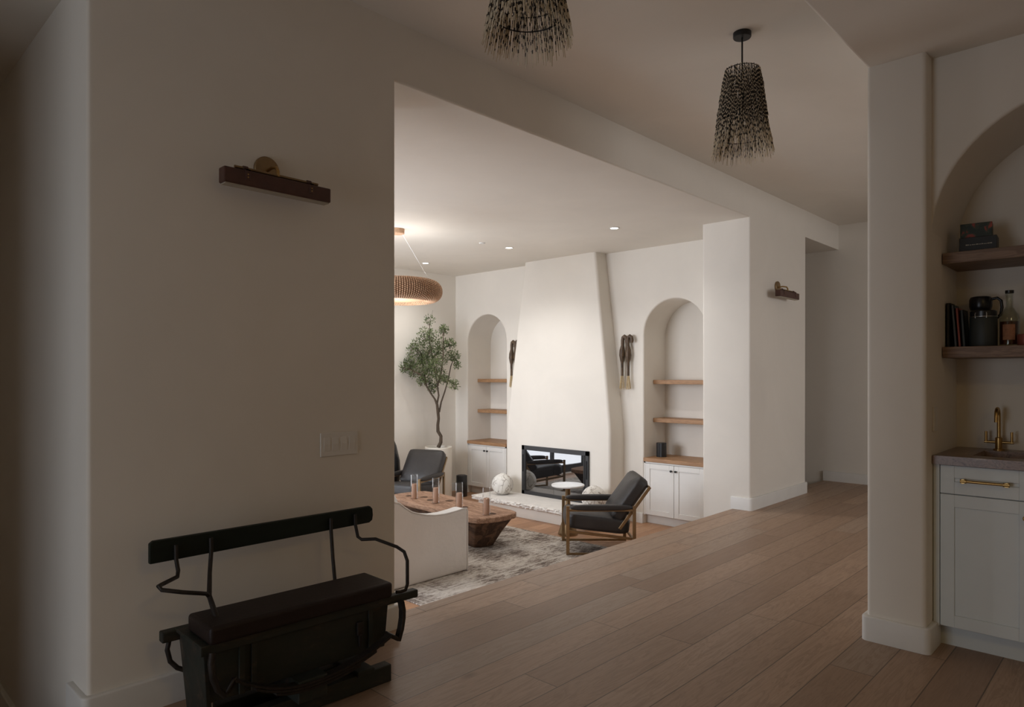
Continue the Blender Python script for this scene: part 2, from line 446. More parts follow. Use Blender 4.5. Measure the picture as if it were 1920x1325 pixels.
# ------------------------------------------------------------------ mesh helpers
class MB:
    def __init__(s):
        s.v, s.f, s.uv = [], [], []
    def add(s, verts, faces):
        n = len(s.v)
        s.v += [tuple(p) for p in verts]
        s.f += [tuple(i + n for i in f) for f in faces]
        return s
    def box(s, x0, x1, y0, y1, z0, z1):
        x0, x1 = min(x0, x1), max(x0, x1); y0, y1 = min(y0, y1), max(y0, y1); z0, z1 = min(z0, z1), max(z0, z1)
        v = [(x, y, z) for x in (x0, x1) for y in (y0, y1) for z in (z0, z1)]
        return s.add(v, [(0, 1, 3, 2), (4, 6, 7, 5), (0, 4, 5, 1), (2, 3, 7, 6), (0, 2, 6, 4), (1, 5, 7, 3)])
    def bar(s, a, b, w, h, up=(0, 0, 1)):
        """rectangular bar from a to b; w across, h along up"""
        a, b = Vector(a), Vector(b)
        d = (b - a).normalized()
        u = Vector(up)
        if abs(d.dot(u)) > 0.98:
            u = Vector((1, 0, 0))
        r = d.cross(u).normalized()
        u = r.cross(d).normalized()
        v = []
        for p in (a, b):
            for i, j in ((-1, -1), (1, -1), (1, 1), (-1, 1)):
                v.append(p + r * (i * w / 2) + u * (j * h / 2))
        return s.add(v, [(3, 2, 1, 0), (4, 5, 6, 7), (0, 1, 5, 4), (1, 2, 6, 5), (2, 3, 7, 6), (3, 0, 4, 7)])
    def tube(s, pts, r, seg=8, caps=True, flat=None):
        pts = [Vector(p) for p in pts]
        rs = r if isinstance(r, (list, tuple)) else [r] * len(pts)
        n0 = len(s.v)
        prev = None
        for i, p in enumerate(pts):
            d = (pts[min(i + 1, len(pts) - 1)] - pts[max(i - 1, 0)]).normalized()
            if prev is None:
                u = Vector((0, 0, 1)) if abs(d.z) < 0.9 else Vector((1, 0, 0))
            else:
                u = prev
            a = d.cross(u)
            if a.length < 1e-5:
                a = d.cross(Vector((0, 1, 0)))
            a.normalize()
            u = a.cross(d).normalized()
            prev = u
            for k in range(seg):
                t = 2 * pi * k / seg
                fx, fz = (1, 1) if flat is None else flat
                s.v.append(tuple(p + a * (cos(t) * rs[i] * fx) + u * (sin(t) * rs[i] * fz)))
        for i in range(len(pts) - 1):
            for k in range(seg):
                a, b = n0 + i * seg + k, n0 + i * seg + (k + 1) % seg
                s.f.append((a, b, b + seg, a + seg))
        if caps:
            s.f.append(tuple(n0 + k for k in range(seg))[::-1])
            s.f.append(tuple(n0 + (len(pts) - 1) * seg + k for k in range(seg)))
        return s
    def lathe(s, prof, c=(0, 0, 0), seg=32, caps=True):
        n0 = len(s.v)
        for r, z in prof:
            for k in range(seg):
                t = 2 * pi * k / seg
                s.v.append((c[0] + r * cos(t), c[1] + r * sin(t), c[2] + z))
        for i in range(len(prof) - 1):
            for k in range(seg):
                a, b = n0 + i * seg + k, n0 + i * seg + (k + 1) % seg
                s.f.append((a, b, b + seg, a + seg))
        if caps:
            s.f.append(tuple(n0 + k for k in range(seg))[::-1])
            s.f.append(tuple(n0 + (len(prof) - 1) * seg + k for k in range(seg)))
        return s
    def prism(s, poly, axis, a, b):
        """polygon extruded along an axis; poly pairs are the two other axes in x,y,z order"""
        def pt(p, t):
            if axis == 'x': return (t, p[0], p[1])
            if axis == 'y': return (p[0], t, p[1])
            return (p[0], p[1], t)
        n = len(poly)
        v = [pt(p, a) for p in poly] + [pt(p, b) for p in poly]
        f = [tuple(range(n))[::-1], tuple(range(n, 2 * n))]
        f += [(i, (i + 1) % n, n + (i + 1) % n, n + i) for i in range(n)]
        return s.add(v, f)
    def soft(s, c, size, n=4.0, rot=None, sub=7, puff=0.0, sag=0.0):
        """rounded cushion: superellipsoid box of full size `size`"""
        hx, hy, hz = (q / 2 for q in size)
        R_ = rot or Matrix.Identity(3)
        n0 = len(s.v)
        idx = {}
        def vid(i, j, k):
            key = (i, j, k)
            if key not in idx:
                p = [2 * q / sub - 1 for q in key]
                L = (sum(abs(q) ** n for q in p)) ** (1 / n)
                p = [q / L for q in p]
                th = 1 - puff * (max(abs(p[0]), abs(p[1])) ** 4)
                q = Vector((p[0] * hx, p[1] * hy, p[2] * hz * th - sag * (1 - p[0] ** 2) * (1 - p[1] ** 2) * hz))
                idx[key] = len(s.v)
                s.v.append(tuple(Vector(c) + R_ @ q))
            return idx[key]
        for a in range(sub):
            for b_ in range(sub):
                for side in (0, sub):
                    q1 = (vid(a, b_, side), vid(a + 1, b_, side), vid(a + 1, b_ + 1, side), vid(a, b_ + 1, side))
                    q2 = (vid(a, side, b_), vid(a, side, b_ + 1), vid(a + 1, side, b_ + 1), vid(a + 1, side, b_))
                    q3 = (vid(side, a, b_), vid(side, a + 1, b_), vid(side, a + 1, b_ + 1), vid(side, a, b_ + 1))
                    for q in (q1, q2, q3):
                        s.f.append(q if side else q[::-1])
        return s
    def build(s, name, mat, parent=None, smooth=None, bevel=0.0, seg=2, recalc=True, uv=None):
        me = bpy.data.meshes.new(name)
        me.from_pydata(s.v, [], s.f)
        if recalc:
            bm = bmesh.new()
            bm.from_mesh(me)
            bmesh.ops.recalc_face_normals(bm, faces=bm.faces)
            bm.to_mesh(me)
            bm.free()
        me.materials.append(mat)
        if uv:
            ul = me.uv_layers.new(name='UVMap')
            for lp in me.loops:
                ul.data[lp.index].uv = uv[lp.vertex_index]
        if smooth is not None:
            me.shade_smooth()
            me.set_sharp_from_angle(angle=radians(smooth))
        o = bpy.data.objects.new(name, me)
        COL.objects.link(o)
        if bevel:
            md = o.modifiers.new('edge', 'BEVEL')
            md.width = bevel
            md.segments = seg
            md.limit_method = 'ANGLE'
            md.angle_limit = radians(40)
        if parent:
            o.parent = parent
        return o

def B(*args):
    m = MB()
    m.box(*args)
    return m

def struct(o):
    o['kind'] = 'structure'
    return o

def tag(o, label, cat, group=None, kind=None):
    o['label'] = label
    o['category'] = cat
    if group: o['group'] = group
    if kind: o['kind'] = kind
    return o

def thing(name, label, cat, loc=(0, 0, 0), rz=0.0, group=None):
    o = bpy.data.objects.new(name, None)
    o.empty_display_size = 0.1
    COL.objects.link(o)
    o.location = loc
    o.rotation_euler = (0, 0, rz)
    return tag(o, label, cat, group)

def dup(root, loc, label, rz=None):
    r = root.copy()
    COL.objects.link(r)
    r.location = loc
    r['label'] = label
    if rz is not None:
        r.rotation_euler = (0, 0, rz)
    for ch in list(root.children):
        c = ch.copy()
        COL.objects.link(c)
        c.parent = r
        for g in list(ch.children):
            d = g.copy()
            COL.objects.link(d)
            d.parent = c
    return r

def wall_prism(name, poly, axis, a, b, mat, pick=None, width=0.018, seg=4):
    """extruded outline with the picked edges rounded like soft plaster corners"""
    mb = MB().prism(poly, axis, a, b)
    o = mb.build(name, mat)
    if pick:
        bm = bmesh.new()
        bm.from_mesh(o.data)
        es = [e for e in bm.edges if pick((e.verts[0].co + e.verts[1].co) / 2, (e.verts[1].co - e.verts[0].co).normalized())]
        bmesh.ops.bevel(bm, geom=es, offset=width, segments=seg, affect='EDGES', profile=0.5)
        bm.to_mesh(o.data)
        bm.free()
        o.data.shade_smooth()
        o.data.set_sharp_from_angle(angle=radians(40))
    return struct(o)

FX = -0.75          # left side of the foyer opening
LOW = -0.47          # sunken living room floor
YH, YI = 2.86, 3.355   # hall face and living face of the opening wall
XF = 7.0             # fireplace wall

# ------------------------------------------------------------------ setting: floors
struct(B(-2.75, 8.95, -3.35, 2.935, -0.10, 0.0).build('floor', M['floor']))
struct(B(-2.75, 8.95, 2.935, 3.035, -0.10, 0.0).build('trim_1', M['floor'], bevel=0.006))
struct(B(0.9, 7.75, 3.05, 8.1, LOW - 0.12, LOW).build('floor_sunken', M['floor_low']))
struct(B(FX - .15, 0.9, 3.05, 4.8, LOW - 0.12, LOW).build('floor_foyer', M['floor_low']))
struct(B(7.55, 8.95, 3.05, 5.2, LOW - 0.125, LOW - 0.005).build('floor_passage', M['floor_low']))
def steps(name, x0, x1):
    m = MB()
    m.box(x0, x1, 2.93, 3.033, LOW, -0.1)
    m.box(x0, x1, 3.033, 3.335, LOW, -0.157)
    m.box(x0, x1, 3.335, 3.635, LOW, -0.313)
    struct(m.build(name, M['floor']))
steps('trim_2', 2.133, 6.31)
steps('trim_3', FX, 0.738)
steps('trim_4', 7.70, 8.77)

# ------------------------------------------------------------------ setting: the opening wall (one outline, bullnose corners)
poly = [(-2.75, LOW - .1), (FX, LOW - .1), (FX, 2.81), (0.738, 2.81), (0.738, LOW - .1), (2.133, LOW - .1), (2.133, 2.815), (6.31, 2.815),
        (6.31, LOW - .1), (7.70, LOW - .1), (7.70, 2.825), (8.92, 2.825), (8.92, 4.15), (-2.75, 4.15)]
def pick(mid, d):
    on_face = abs(mid.y - YH) < 1e-4 or abs(mid.y - YI) < 1e-4
    jamb = abs(d.z) > .9 and -1 < mid.x < 7.9 and not (abs(mid.x - .738) < .01 and mid.y > 3.2)
    head = abs(d.x) > .9 and mid.z < 2.9 and mid.z > 2 and mid.x < 7.9 and abs(mid.y - YH) < 1e-4
    return on_face and (jamb or head)
wall_prism('wall_north', poly, 'y', YH, YI, M['plaster'], pick)
# end wall of the foyer side continuing behind the bench wall
wall_prism('wall_foyer', [(0.738, YI), (1.0, YI), (1.0, 4.62), (0.738, 4.62)], 'z', LOW - .1, 2.95, M['plaster'])
struct(B(FX - .15, 1.0, 4.62, 4.78, LOW - .1, 2.95).build('wall_foyer_end', M['plaster']))
struct(B(FX - .15, FX, YI, 4.7, LOW - .1, 2.95).build('wall_foyer_side', M['plaster']))
struct(B(FX - .15, 0.98, YI, 4.75, 2.81, 2.95).build('ceiling_foyer', M['ceiling']))

# living room shell: window wall, back wall, ceiling
m = MB()
m.box(0.85, 1.0, 4.62, 4.75, LOW - .1, 2.95)
m.box(0.85, 1.0, 7.45, 8.05, LOW - .1, 2.95)
m.box(0.85, 1.0, 4.75, 7.45, 2.42, 2.95)
m.box(0.85, 1.0, 4.75, 7.45, LOW - .1, LOW + .02)
struct(m.build('wall_west_living', M['plaster']))
wf = thing('window_3', '', '')
del wf['label'], wf['category']
struct(wf)
m = MB()
for yy in (4.75, 5.635, 6.52, 7.40):
    m.box(.90, .96, yy, yy + .05, LOW + .02, 2.42)
m.box(.90, .96, 4.75, 7.45, LOW + .02, LOW + .15)
m.box(.90, .96, 4.75, 7.45, 2.36, 2.42)
m.build('frame', M['black_metal'], wf)
B(.928, .934, 4.77, 7.43, LOW + .1, 2.39).build('pane', M['glass'], wf)
struct(B(1.0, 2.2, YI - .02, YI + .02, LOW - .1, 2.9).build('wall_living_return', M['plaster']))
GX0, GX1, GZ0, GZ1 = 1.25, 4.95, LOW + .02, 2.42
m = MB()
m.box(0.85, GX0, 7.87, 8.02, LOW - .1, 2.95)
m.box(GX1, 7.6, 7.87, 8.02, LOW - .1, 2.95)
m.box(GX0, GX1, 7.87, 8.02, GZ1, 2.95)
m.box(GX0, GX1, 7.87, 8.02, LOW - .1, GZ0)
struct(m.build('wall_north_living', M['plaster']))
struct(B(0.85, 7.6, YI, 8.02, 2.815, 2.97).build('ceiling', M['ceiling']))
wf = thing('window_1', '', '')
del wf['label'], wf['category']
struct(wf)
m = MB()
for xx in (GX0, 2.16, 3.07, 3.98, GX1 - .05):
    m.box(xx, xx + .05, 7.91, 7.97, GZ0, GZ1)
m.box(GX0, GX1, 7.91, 7.97, GZ0, GZ0 + .13)
m.box(GX0, GX1, 7.91, 7.97, GZ1 - .06, GZ1)
m.build('frame', M['black_metal'], wf)
B(GX0 + .02, GX1 - .02, 7.938, 7.944, GZ0 + .1, GZ1 - .03).build('pane', M['glass'], wf)

# fireplace wall with two arched niches (single outline, niches cut from the floor up)
def arch(yc, r, zs, n=28):
    return [(yc - r * cos(pi * k / n), zs + r * sin(pi * k / n)) for k in range(n + 1)]
NR, NL = 4.0875, 7.1925
rad = 0.4075
ZS = 1.78
poly = [(YI - .02, LOW - .1), (NR - rad, LOW - .1)] + arch(NR, rad, ZS) + [(NR + rad, LOW - .1), (NL - rad, LOW - .1)] + arch(NL, rad, ZS) + \
       [(NL + rad, LOW - .1), (7.9, LOW - .1), (7.9, 2.9), (YI - .02, 2.9)]
def pick_n(mid, d):
    return abs(mid.x - XF) < 1e-4 and 3.6 < mid.y < 7.7 and not (mid.z > 2.85 or (abs(d.y) > .99 and mid.z < LOW))
wall_prism('wall_east', poly, 'x', XF, XF + 0.49, M['plaster'], pick_n, 0.02, 3)
struct(B(XF + .49, XF + .64, 3.2, 8.0, LOW - .1, 2.95).build('wall_east_back', M['plaster']))

# jamb pier between hall and fireplace wall (behind the opening wall's right pier)
struct(B(XF - .0, 7.70, YI - .03, YI + .10, LOW - .1, 2.9).build('wall_passage_side', M['plaster']))

# chimney breast: tapered loft
def ring(z, y0, y1, x):
    r = 0.035
    pts = [(XF + .05, y0)]
    for k in range(7):
        t = k / 6 * pi / 2
        pts.append((x + r - r * sin(t), y0 + r - r * cos(t)))
    for k in range(7):
        t = k / 6 * pi / 2
        pts.append((x + r - r * cos(t), y1 - r + r * sin(t)))
    pts.append((XF + .05, y1))
    return [(p[0], p[1], z) for p in pts]
levels = [(LOW, 4.780, 6.505, 6.71), (0.35, 4.780, 6.505, 6.712), (0.62, 4.782, 6.503, 6.716), (0.76, 4.795, 6.49, 6.72), (1.0, 4.825, 6.46, 6.727), (1.7, 4.912, 6.373, 6.75), (2.85, 5.056, 6.23, 6.785)]
m = MB()
rings_ = [ring(z, a, b_, x) for z, a, b_, x in levels]
n = len(rings_[0])
for r_ in rings_:
    m.v += r_
for i in range(len(rings_) - 1):
    for k in range(n - 1):
        a = i * n + k
        m.f.append((a, a + 1, a + n + 1, a + n))
struct(m.build('wall_chimney', M['plaster'], smooth=40))

# ------------------------------------------------------------------ setting: hall ceiling, bar room, kitchen
ZH = 3.12
YB = 1.056
struct(B(-2.75, 8.95, YB - .2, YH + .05, ZH, ZH + .15).build('ceiling_hall', M['ceiling']))
# flat ceiling over bar room with a bullnosed front edge
wall_prism('ceiling_bar', [(-3.35, 2.81), (YB, 2.81), (YB, ZH + .1), (YB - .15, ZH + .1), (YB - .15, 2.95), (-3.35, 2.95)], 'x', -2.75, 8.95, M['ceiling'],
           lambda mid, d: abs(d.x) > .9 and abs(mid.y - YB) < 1e-3 and abs(mid.z - 2.81) < 1e-3, 0.02)
# far end wall
struct(B(8.77, 8.92, -3.35, 5.2, LOW - .2, 4.2).build('wall_east_hall', M['plaster']))
struct(B(7.55, 8.92, 5.05, 5.2, LOW - .2, 2.95).build('wall_passage_end', M['plaster']))
struct(B(7.55, 8.80, YI - .02, 5.1, 2.82, 2.95).build('ceiling_passage', M['ceiling']))
# west wall with the garden door opening
m = MB()
m.box(-2.75, -2.60, -3.35, 1.15, -0.1, 4.2)
m.box(-2.75, -2.60, 2.70, 3.0, -0.1, 4.2)
m.box(-2.75, -2.60, 1.15, 2.70, 2.1, 4.2)
struct(m.build('wall_west', M['plaster']))
dr = thing('door_1', '', '')
del dr['label'], dr['category']
struct(dr)
m = MB()
for yy in (1.15, 1.895, 2.64):
    m.box(-2.71, -2.65, yy, yy + .06, 0, 2.1)
m.box(-2.71, -2.65, 1.15, 2.70, 2.04, 2.1)
m.build('frame', M['black_metal'], dr)
B(-2.685, -2.679, 1.17, 2.68, 0.01, 2.05).build('pane', M['glass'], dr)
# south wall with the kitchen window
m = MB()
m.box(-2.75, 4.9, -3.35, -3.2, -0.1, 2.95)
m.box(7.5, 8.92, -3.35, -3.2, -0.1, 2.95)
m.box(4.9, 7.5, -3.35, -3.2, -0.1, 0.9)
m.box(4.9, 7.5, -3.35, -3.2, 2.4, 2.95)
struct(m.build('wall_south', M['plaster']))
wf = thing('window_2', '', '')
del wf['label'], wf['category']
struct(wf)
m = MB()
for xx in (4.9, 6.17, 7.45):
    m.box(xx, xx + .05, -3.30, -3.24, .9, 2.4)
m.build('frame', M['black_metal'], wf)
B(4.92, 7.48, -3.275, -3.27, .9, 2.4).build('pane', M['glass'], wf)

# pillar and arched bar wall
PX = 3.64
wall_prism('wall_pillar', [(PX, 0.80), (PX, YB), (4.45, YB), (4.45, 0.80)], 'z', -0.02, 2.83, M['plaster'],
           lambda mid, d: abs(d.z) > .9 and mid.x < 3.7, 0.02)
BX = 3.75
yc, rb, zs = 0.22, 0.58, 1.967
pts = [(yc + rb * cos(pi * k / 40), zs + rb * sin(pi * k / 40)) for k in range(41)]
poly = [(0.80 + .001, 2.83)] + [(0.801, zs)] + pts[1:] + [(yc - rb, -0.02), (-3.25, -0.02), (-3.25, 2.83)]
wall_prism('wall_bar', poly, 'x', BX, 4.31, M['plaster'],
           lambda mid, d: abs(mid.x - BX) < 1e-4 and mid.z > .05 and mid.z < 2.7 and -.4 < mid.y < .79, 0.015, 3)
struct(B(4.30, 4.45, -3.25, 0.82, -0.02, 2.83).build('wall_bar_back', M['plaster']))

# ------------------------------------------------------------------ setting: baseboards
BT, BH = 0.022, 0.12
def base_plan(name, outline, z0=0.0, h=BH, corner=0.02):
    o = MB().prism(outline, 'z', z0, z0 + h).build(name, M['trim'])
    bm = bmesh.new()
    bm.from_mesh(o.data)
    es = [e for e in bm.edges if min(v.co.z for v in e.verts) > z0 + h - 1e-4]
    bmesh.ops.bevel(bm, geom=es, offset=0.008, segments=3, affect='EDGES', profile=0.5)
    bm.to_mesh(o.data)
    bm.free()
    o.data.shade_smooth()
    o.data.set_sharp_from_angle(angle=radians(35))
    return struct(o)
def u_plan(x0, x1, yf, yb):
    """baseboard wrapping a pier that faces -y; rounded outer corners"""
    def corner(cx, cy, a0):
        r = 0.03
        return [(cx + r * cos(a0 + t * pi / 8), cy + r * sin(a0 + t * pi / 8)) for t in range(5)]
    xo0, xo1, yo = x0 - BT, x1 + BT, yf - BT
    out = [(xo0, yb)] + corner(xo0 + .03, yo + .03, pi) + corner(xo1 - .03, yo + .03, 1.5 * pi) + [(xo1, yb)]
    return out + [(x1 - .005, yb), (x1 - .005, yf + .01), (x0 + .005, yf + .01), (x0 + .005, yb)]
base_plan('baseboard_left', u_plan(0.738, 2.133, YH, 3.05))
base_plan('baseboard_right', u_plan(6.31, 7.70, YH, 3.05))
base_plan('baseboard_far', [(8.77 - BT, -3.2), (8.77 - BT, 3.035), (8.775, 3.035), (8.775, -3.2)])
# pillar: faces -x, wraps both sides
def corner(cx, cy, a0, r=.03):
    return [(cx + r * cos(a0 + t * pi / 8), cy + r * sin(a0 + t * pi / 8)) for t in range(5)]
out = [(4.45, YB + BT)] + corner(PX - BT + .03, YB + BT - .03, pi / 2) + corner(PX - BT + .03, 0.80 - BT + .03, pi) + [(3.835, 0.80 - BT)]
out += [(3.835, 0.806), (PX + .01, 0.806), (PX + .01, YB - .006), (4.45, YB - .006)]
base_plan('baseboard_pillar', out)
base_plan('baseboard_foyer', [(0.738 - BT, 4.05), (0.738 - BT, 4.62), (0.742, 4.62), (0.742, 4.05)], LOW + .04)
# living room baseboards: around the chimney and the niches, left wall
base_plan('baseboard_east', [(XF - BT, NR + rad + .004), (XF - BT, 4.80), (XF + .01, 4.80), (XF + .01, NR + rad + .004)], LOW)
base_plan('baseboard_east_far', [(XF - BT, NL + rad + .004), (XF - BT, 7.87), (XF + .01, 7.87), (XF + .01, NL + rad + .004)], LOW)
base_plan('baseboard_living', [(GX1 + .01, 7.87 - BT), (GX1 + .01, 7.875), (XF - BT, 7.875), (XF - BT, 7.87 - BT)], LOW)

# ------------------------------------------------------------------ niches: cabinets, counters, shelves
def shaker_door(mb, x, y0, y1, z0, z1, fw=0.06, rec=0.008, th=0.02):
    """door whose face points to -x at x"""
    mb.box(x, x + th, y0, y0 + fw, z0, z1)
    mb.box(x, x + th, y1 - fw, y1, z0, z1)
    mb.box(x, x + th, y0 + fw, y1 - fw, z0, z0 + fw)
    mb.box(x, x + th, y0 + fw, y1 - fw, z1 - fw, z1)
    mb.box(x + rec, x + th, y0 + fw, y1 - fw, z0 + fw, z1 - fw)
    return mb
def niche_cabinet(yc, label, side):
    t = thing('niche_cabinet', label, 'cabinet', (XF, yc, LOW), 0, 'white cabinets under the niches')
    w = rad - .004
    m = MB()
    m.box(0.022, 0.48, -w, w, 0.105, 0.737)
    m.box(0.002, 0.022, -w, -w + .018, 0.105, 0.737)
    m.box(0.002, 0.022, w - .018, w, 0.105, 0.737)
    m.box(0.002, 0.022, -w, w, 0.722, 0.737)
    m.build('body', M['cab_white'], t)
    B(0.07, 0.09, -w, w, 0, 0.105).build('toe_kick', M['cab_white'], t)
    for s in (-1, 1):
        a, b_ = sorted((s * .0025, s * (w - .02)))
        d_ = shaker_door(MB(), 0.0, a, b_, 0.112, 0.718).build('door', M['cab_white'], t, bevel=0.002, seg=1)
        k = MB()
        k.lathe([(0.006, 0), (0.006, 0.012), (0.013, 0.014), (0.013, 0.026), (0.009, 0.028)], seg=16)
        k.v = [(-z, s * .03 + x, 0.655 + y) for x, y, z in k.v]
        k.build('knob', M['black_metal'], d_, smooth=40)
    return t
niche_cabinet(NR, 'white two-door cabinet under the arched niche right of the fireplace', 1)
niche_cabinet(NL, 'white two-door cabinet under the arched niche left of the fireplace', -1)
for yc_, nm in ((NR, 'right'), (NL, 'left')):
    o = B(-0.014, 0.485, -rad + .003, rad - .003, -.045, 0).build('niche_countertop', M['oak'], bevel=0.004)
    o.location = (XF, yc_, 0.315)
    tag(o, 'oak countertop on the white cabinet in the %s arched niche' % nm, 'countertop', 'oak niche countertops')
    for z, ps in ((1.24, 'upper'), (0.777, 'lower')):
        o = B(0.0, 0.275, -rad + .003, rad - .003, -.05, 0).build('niche_shelf', M['oak'], bevel=0.004)
        o.location = (XF + .205, yc_, z)
        tag(o, '%s oak shelf in the arched niche %s of the fireplace' % (ps, nm), 'shelf', 'oak niche shelves')

# ------------------------------------------------------------------ hearth, fireplace insert, clay balls
t = thing('hearth', 'raised pale stone hearth with a rough chiselled edge under the fireplace', 'hearth', (6.5, 5.64, LOW))
B(-0.28, 0.205, -0.86, 0.90, 0, 0.135).build('base', M['plaster'], t)
# slab: rough front edge
m = MB()
ny, nz = 90, 5
def rough(y, z):
    r_ = random.Random(int((y * 1000 + 5000)) * 31 + int(z * 1000))
    return r_.uniform(-0.018, 0.016)
yy = [-0.96 + 1.92 * k / ny for k in range(ny + 1)]
zz = [0.135, 0.148, 0.163, 0.178, 0.19]
grid = []
for i, y in enumerate(yy):
    row = []
    for j, z in enumerate(zz):
        x = -0.345 + (0.012 if j in (0, 4) else 0) + (rough(y, z) if 0 < j else rough(y, z) * .7)
        row.append(len(m.v))
        m.v.append((x, y + (rough(z, y) * .5), z))
    grid.append(row)
for i in range(ny):
    for j in range(nz - 1):
        m.f.append((grid[i][j], grid[i + 1][j], grid[i + 1][j + 1], grid[i][j + 1]))
back = []
for i, y in enumerate(yy):
    back.append((len(m.v), len(m.v) + 1))
    m.v.append((0.205, y, 0.135)); m.v.append((0.205, y, 0.19))
for i in range(ny):
    m.f.append((grid[i][4], grid[i + 1][4], back[i + 1][1], back[i][1]))
    m.f.append((grid[i][0], back[i][0], back[i + 1][0], grid[i + 1][0]))
    m.f.append((back[i][0], back[i][1], back[i + 1][1], back[i + 1][0]))
for i in (0, ny):
    m.f.append(tuple(grid[i]) + (back[i][1], back[i][0]))
m.build('slab', M['limestone'], t)

t = thing('fireplace_insert', 'black metal framed fireplace insert with dark reflective glass doors', 'fireplace', (6.71, 5.64, -0.28))
m = MB()
W2, H2 = 0.557, 0.644
m.box(-.024, .02, -W2, -W2 + .05, 0, H2)
m.box(-.024, .02, W2 - .05, W2, 0, H2)
m.box(-.024, .02, -W2, W2, H2 - .058, H2)
m.box(-.024, .02, -W2, W2, 0, 0.05)
fr_ = m.build('frame', M['charcoal'], t, bevel=0.003, seg=1)
for s in (-1, 1):
    m = MB()
    m.box(-.027, -.004, s * (W2 - .065) - .012, s * (W2 - .065) + .012, 0.05, H2 - .058)
    m.build('door_rail', M['black_metal'], t)
    B(-.034, -.022, s * (W2 - .028) - .004, s * (W2 - .028) + .004, 0.30, H2 - .12).build('door_pull', M['black_metal'], t)
for s in (-1, 1):
    a, b_ = sorted((s * .002, s * (W2 - .055)))
    m = MB()
    z0, z1 = .045, H2 - .054
    xa, xb = -.021, -.0185          # leans back with the chimney
    m.add([(xa, a, z0), (xa, b_, z0), (xb, b_, z1), (xb, a, z1), (xa + .006, a, z0), (xa + .006, b_, z0), (xb + .006, b_, z1), (xb + .006, a, z1)],
          [(0, 1, 2, 3), (7, 6, 5, 4), (0, 4, 5, 1), (2, 6, 7, 3), (0, 3, 7, 4), (1, 5, 6, 2)])
    m.build('glass_door', M['fire_glass'], t)

def clay_ball(loc, r, label):
    m = MB()
    prof = []
    for k in range(25):
        a = -pi / 2 + pi * k / 24
        rr = r * cos(a)
        prof.append((max(rr, 0.001), r * sin(a) * .98))
    prof = [p for p in prof if p[1] > -r * .93 and p[1] < r * .955]
    prof = [(0.002, prof[0][1])] + prof + [(r * .16, prof[-1][1] + .012), (r * .12, prof[-1][1] + .010), (r * .10, prof[-1][1] - .01), (0.002, prof[-1][1] - .012)]
    m.lathe(prof, seg=40)
    o = m.build('clay_ball', M['crackle'], smooth=50)
    o.location = (loc[0], loc[1], loc[2] + r * .93)
    o.rotation_euler = (0, 0, loc[1])
    return tag(o, label, 'ball', 'crackled white clay balls')
clay_ball((6.46, 6.33, -0.28), 0.143, 'round crackled white clay ball on the hearth left of the fire glass')
clay_ball((6.46, 4.83, -0.28), 0.147, 'round crackled white clay ball on the hearth behind the armchair')

# ------------------------------------------------------------------ wall sculptures beside the chimney
def sculpture(y0, label):
    t = thing('wall_sculpture', label, 'sculpture', (XF, y0, 1.12), 0, 'pair of carved wall hangings beside the chimney')
    for k, (dy, dx) in enumerate(((0.045, -.055), (-.045, -.06))):
        pts, rs = [], []
        for i in range(12):
            a = pi * 1.05 * i / 11
            pts.append((dx + .035 - .035 * cos(a) - .035 + .0, dy - .0 + .0, 0))
        body = [(dx, dy, .17), (dx, dy, .26), (dx, dy, .33), (dx, dy, .36), (dx, dy, .42), (dx, dy, .48), (dx, dy * .9, .54), (dx, dy * .9, .60)]
        rad_ = [.017, .017, .018, .026, .037, .033, .020, .021]
        hook = [(dx, dy * .9 - .03 * (1 - cos(a)) , .60 + .05 * sin(a)) for a in (pi * .25, pi * .5, pi * .75, pi, pi * 1.2)]
        m = MB().tube(body + hook, rad_ + [.023, .023, .022, .021, .018], 12)
        p = m.build('carved_stem', M['horn'], t, smooth=60)
        m = MB()
        rr = random.Random(k + 3)
        for j in range(26):
            ox, oy = rr.uniform(-.016, .016), rr.uniform(-.026, .026)
            m.tube([(dx + ox * .6, dy + oy * .6, .172), (dx + ox, dy + oy, .08), (dx + ox * 1.3, dy + oy * 1.3, rr.uniform(0, .03))], .0022, 5)
        m.build('raffia_tassel', M['wicker_rope'], t)
    MB().tube([(0.0, 0, .63), (-.07, 0, .63)], .012, 10).build('peg', M['horn'], t, smooth=60)
    return t
sculpture(4.72, 'dark carved wall hanging with pale tassels right of the chimney')
sculpture(6.585, 'dark carved wall hanging half hidden behind the left side of the chimney')

# ------------------------------------------------------------------ rug, coffee table, hurricanes
o = B(-1.215, 1.215, -1.75, 1.75, 0, .012).build('area_rug', M['rug'], bevel=0.004)
o.location = (4.515, 5.67, LOW)
tag(o, 'large faded grey beige patterned rug on the sunken living room floor', 'rug')
RUG = LOW + .012

t = thing('trough_coffee_table', 'low reclaimed wood trough coffee table holding four hurricane candles', 'coffee table', (4.95, 5.67, RUG), radians(-5.5))
TOPZ = 0.35
# top: worn outline in local xy
outl = [(-.29, -.74), (-.265, -.83), (-.20, -.865), (-.06, -.90), (.05, -.90), (.20, -.875), (.26, -.82), (.285, -.72), (.29, -.35), (.282, 0), (.292, .4), (.285, .72),
        (.25, .84), (.16, .90), (0, .915), (-.15, .905), (-.25, .85), (-.285, .74), (-.30, .35), (-.286, 0), (-.295, -.4)]
m = MB().prism(outl, 'z', TOPZ - .055, TOPZ)
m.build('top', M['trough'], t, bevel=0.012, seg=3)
m = MB()
def sec(z, hw, hl):
    c = .045
    return [(-hw, -hl + c, z), (-hw + c, -hl, z), (hw - c, -hl, z), (hw, -hl + c, z), (hw, hl - c, z), (hw - c, hl, z), (-hw + c, hl, z), (-hw, hl - c, z)]
secs = [sec(0, .125, .655), (sec(.02, .135, .665)), sec(.15, .18, .735), sec(TOPZ - .05, .25, .83)]
for s_ in secs:
    m.v += s_
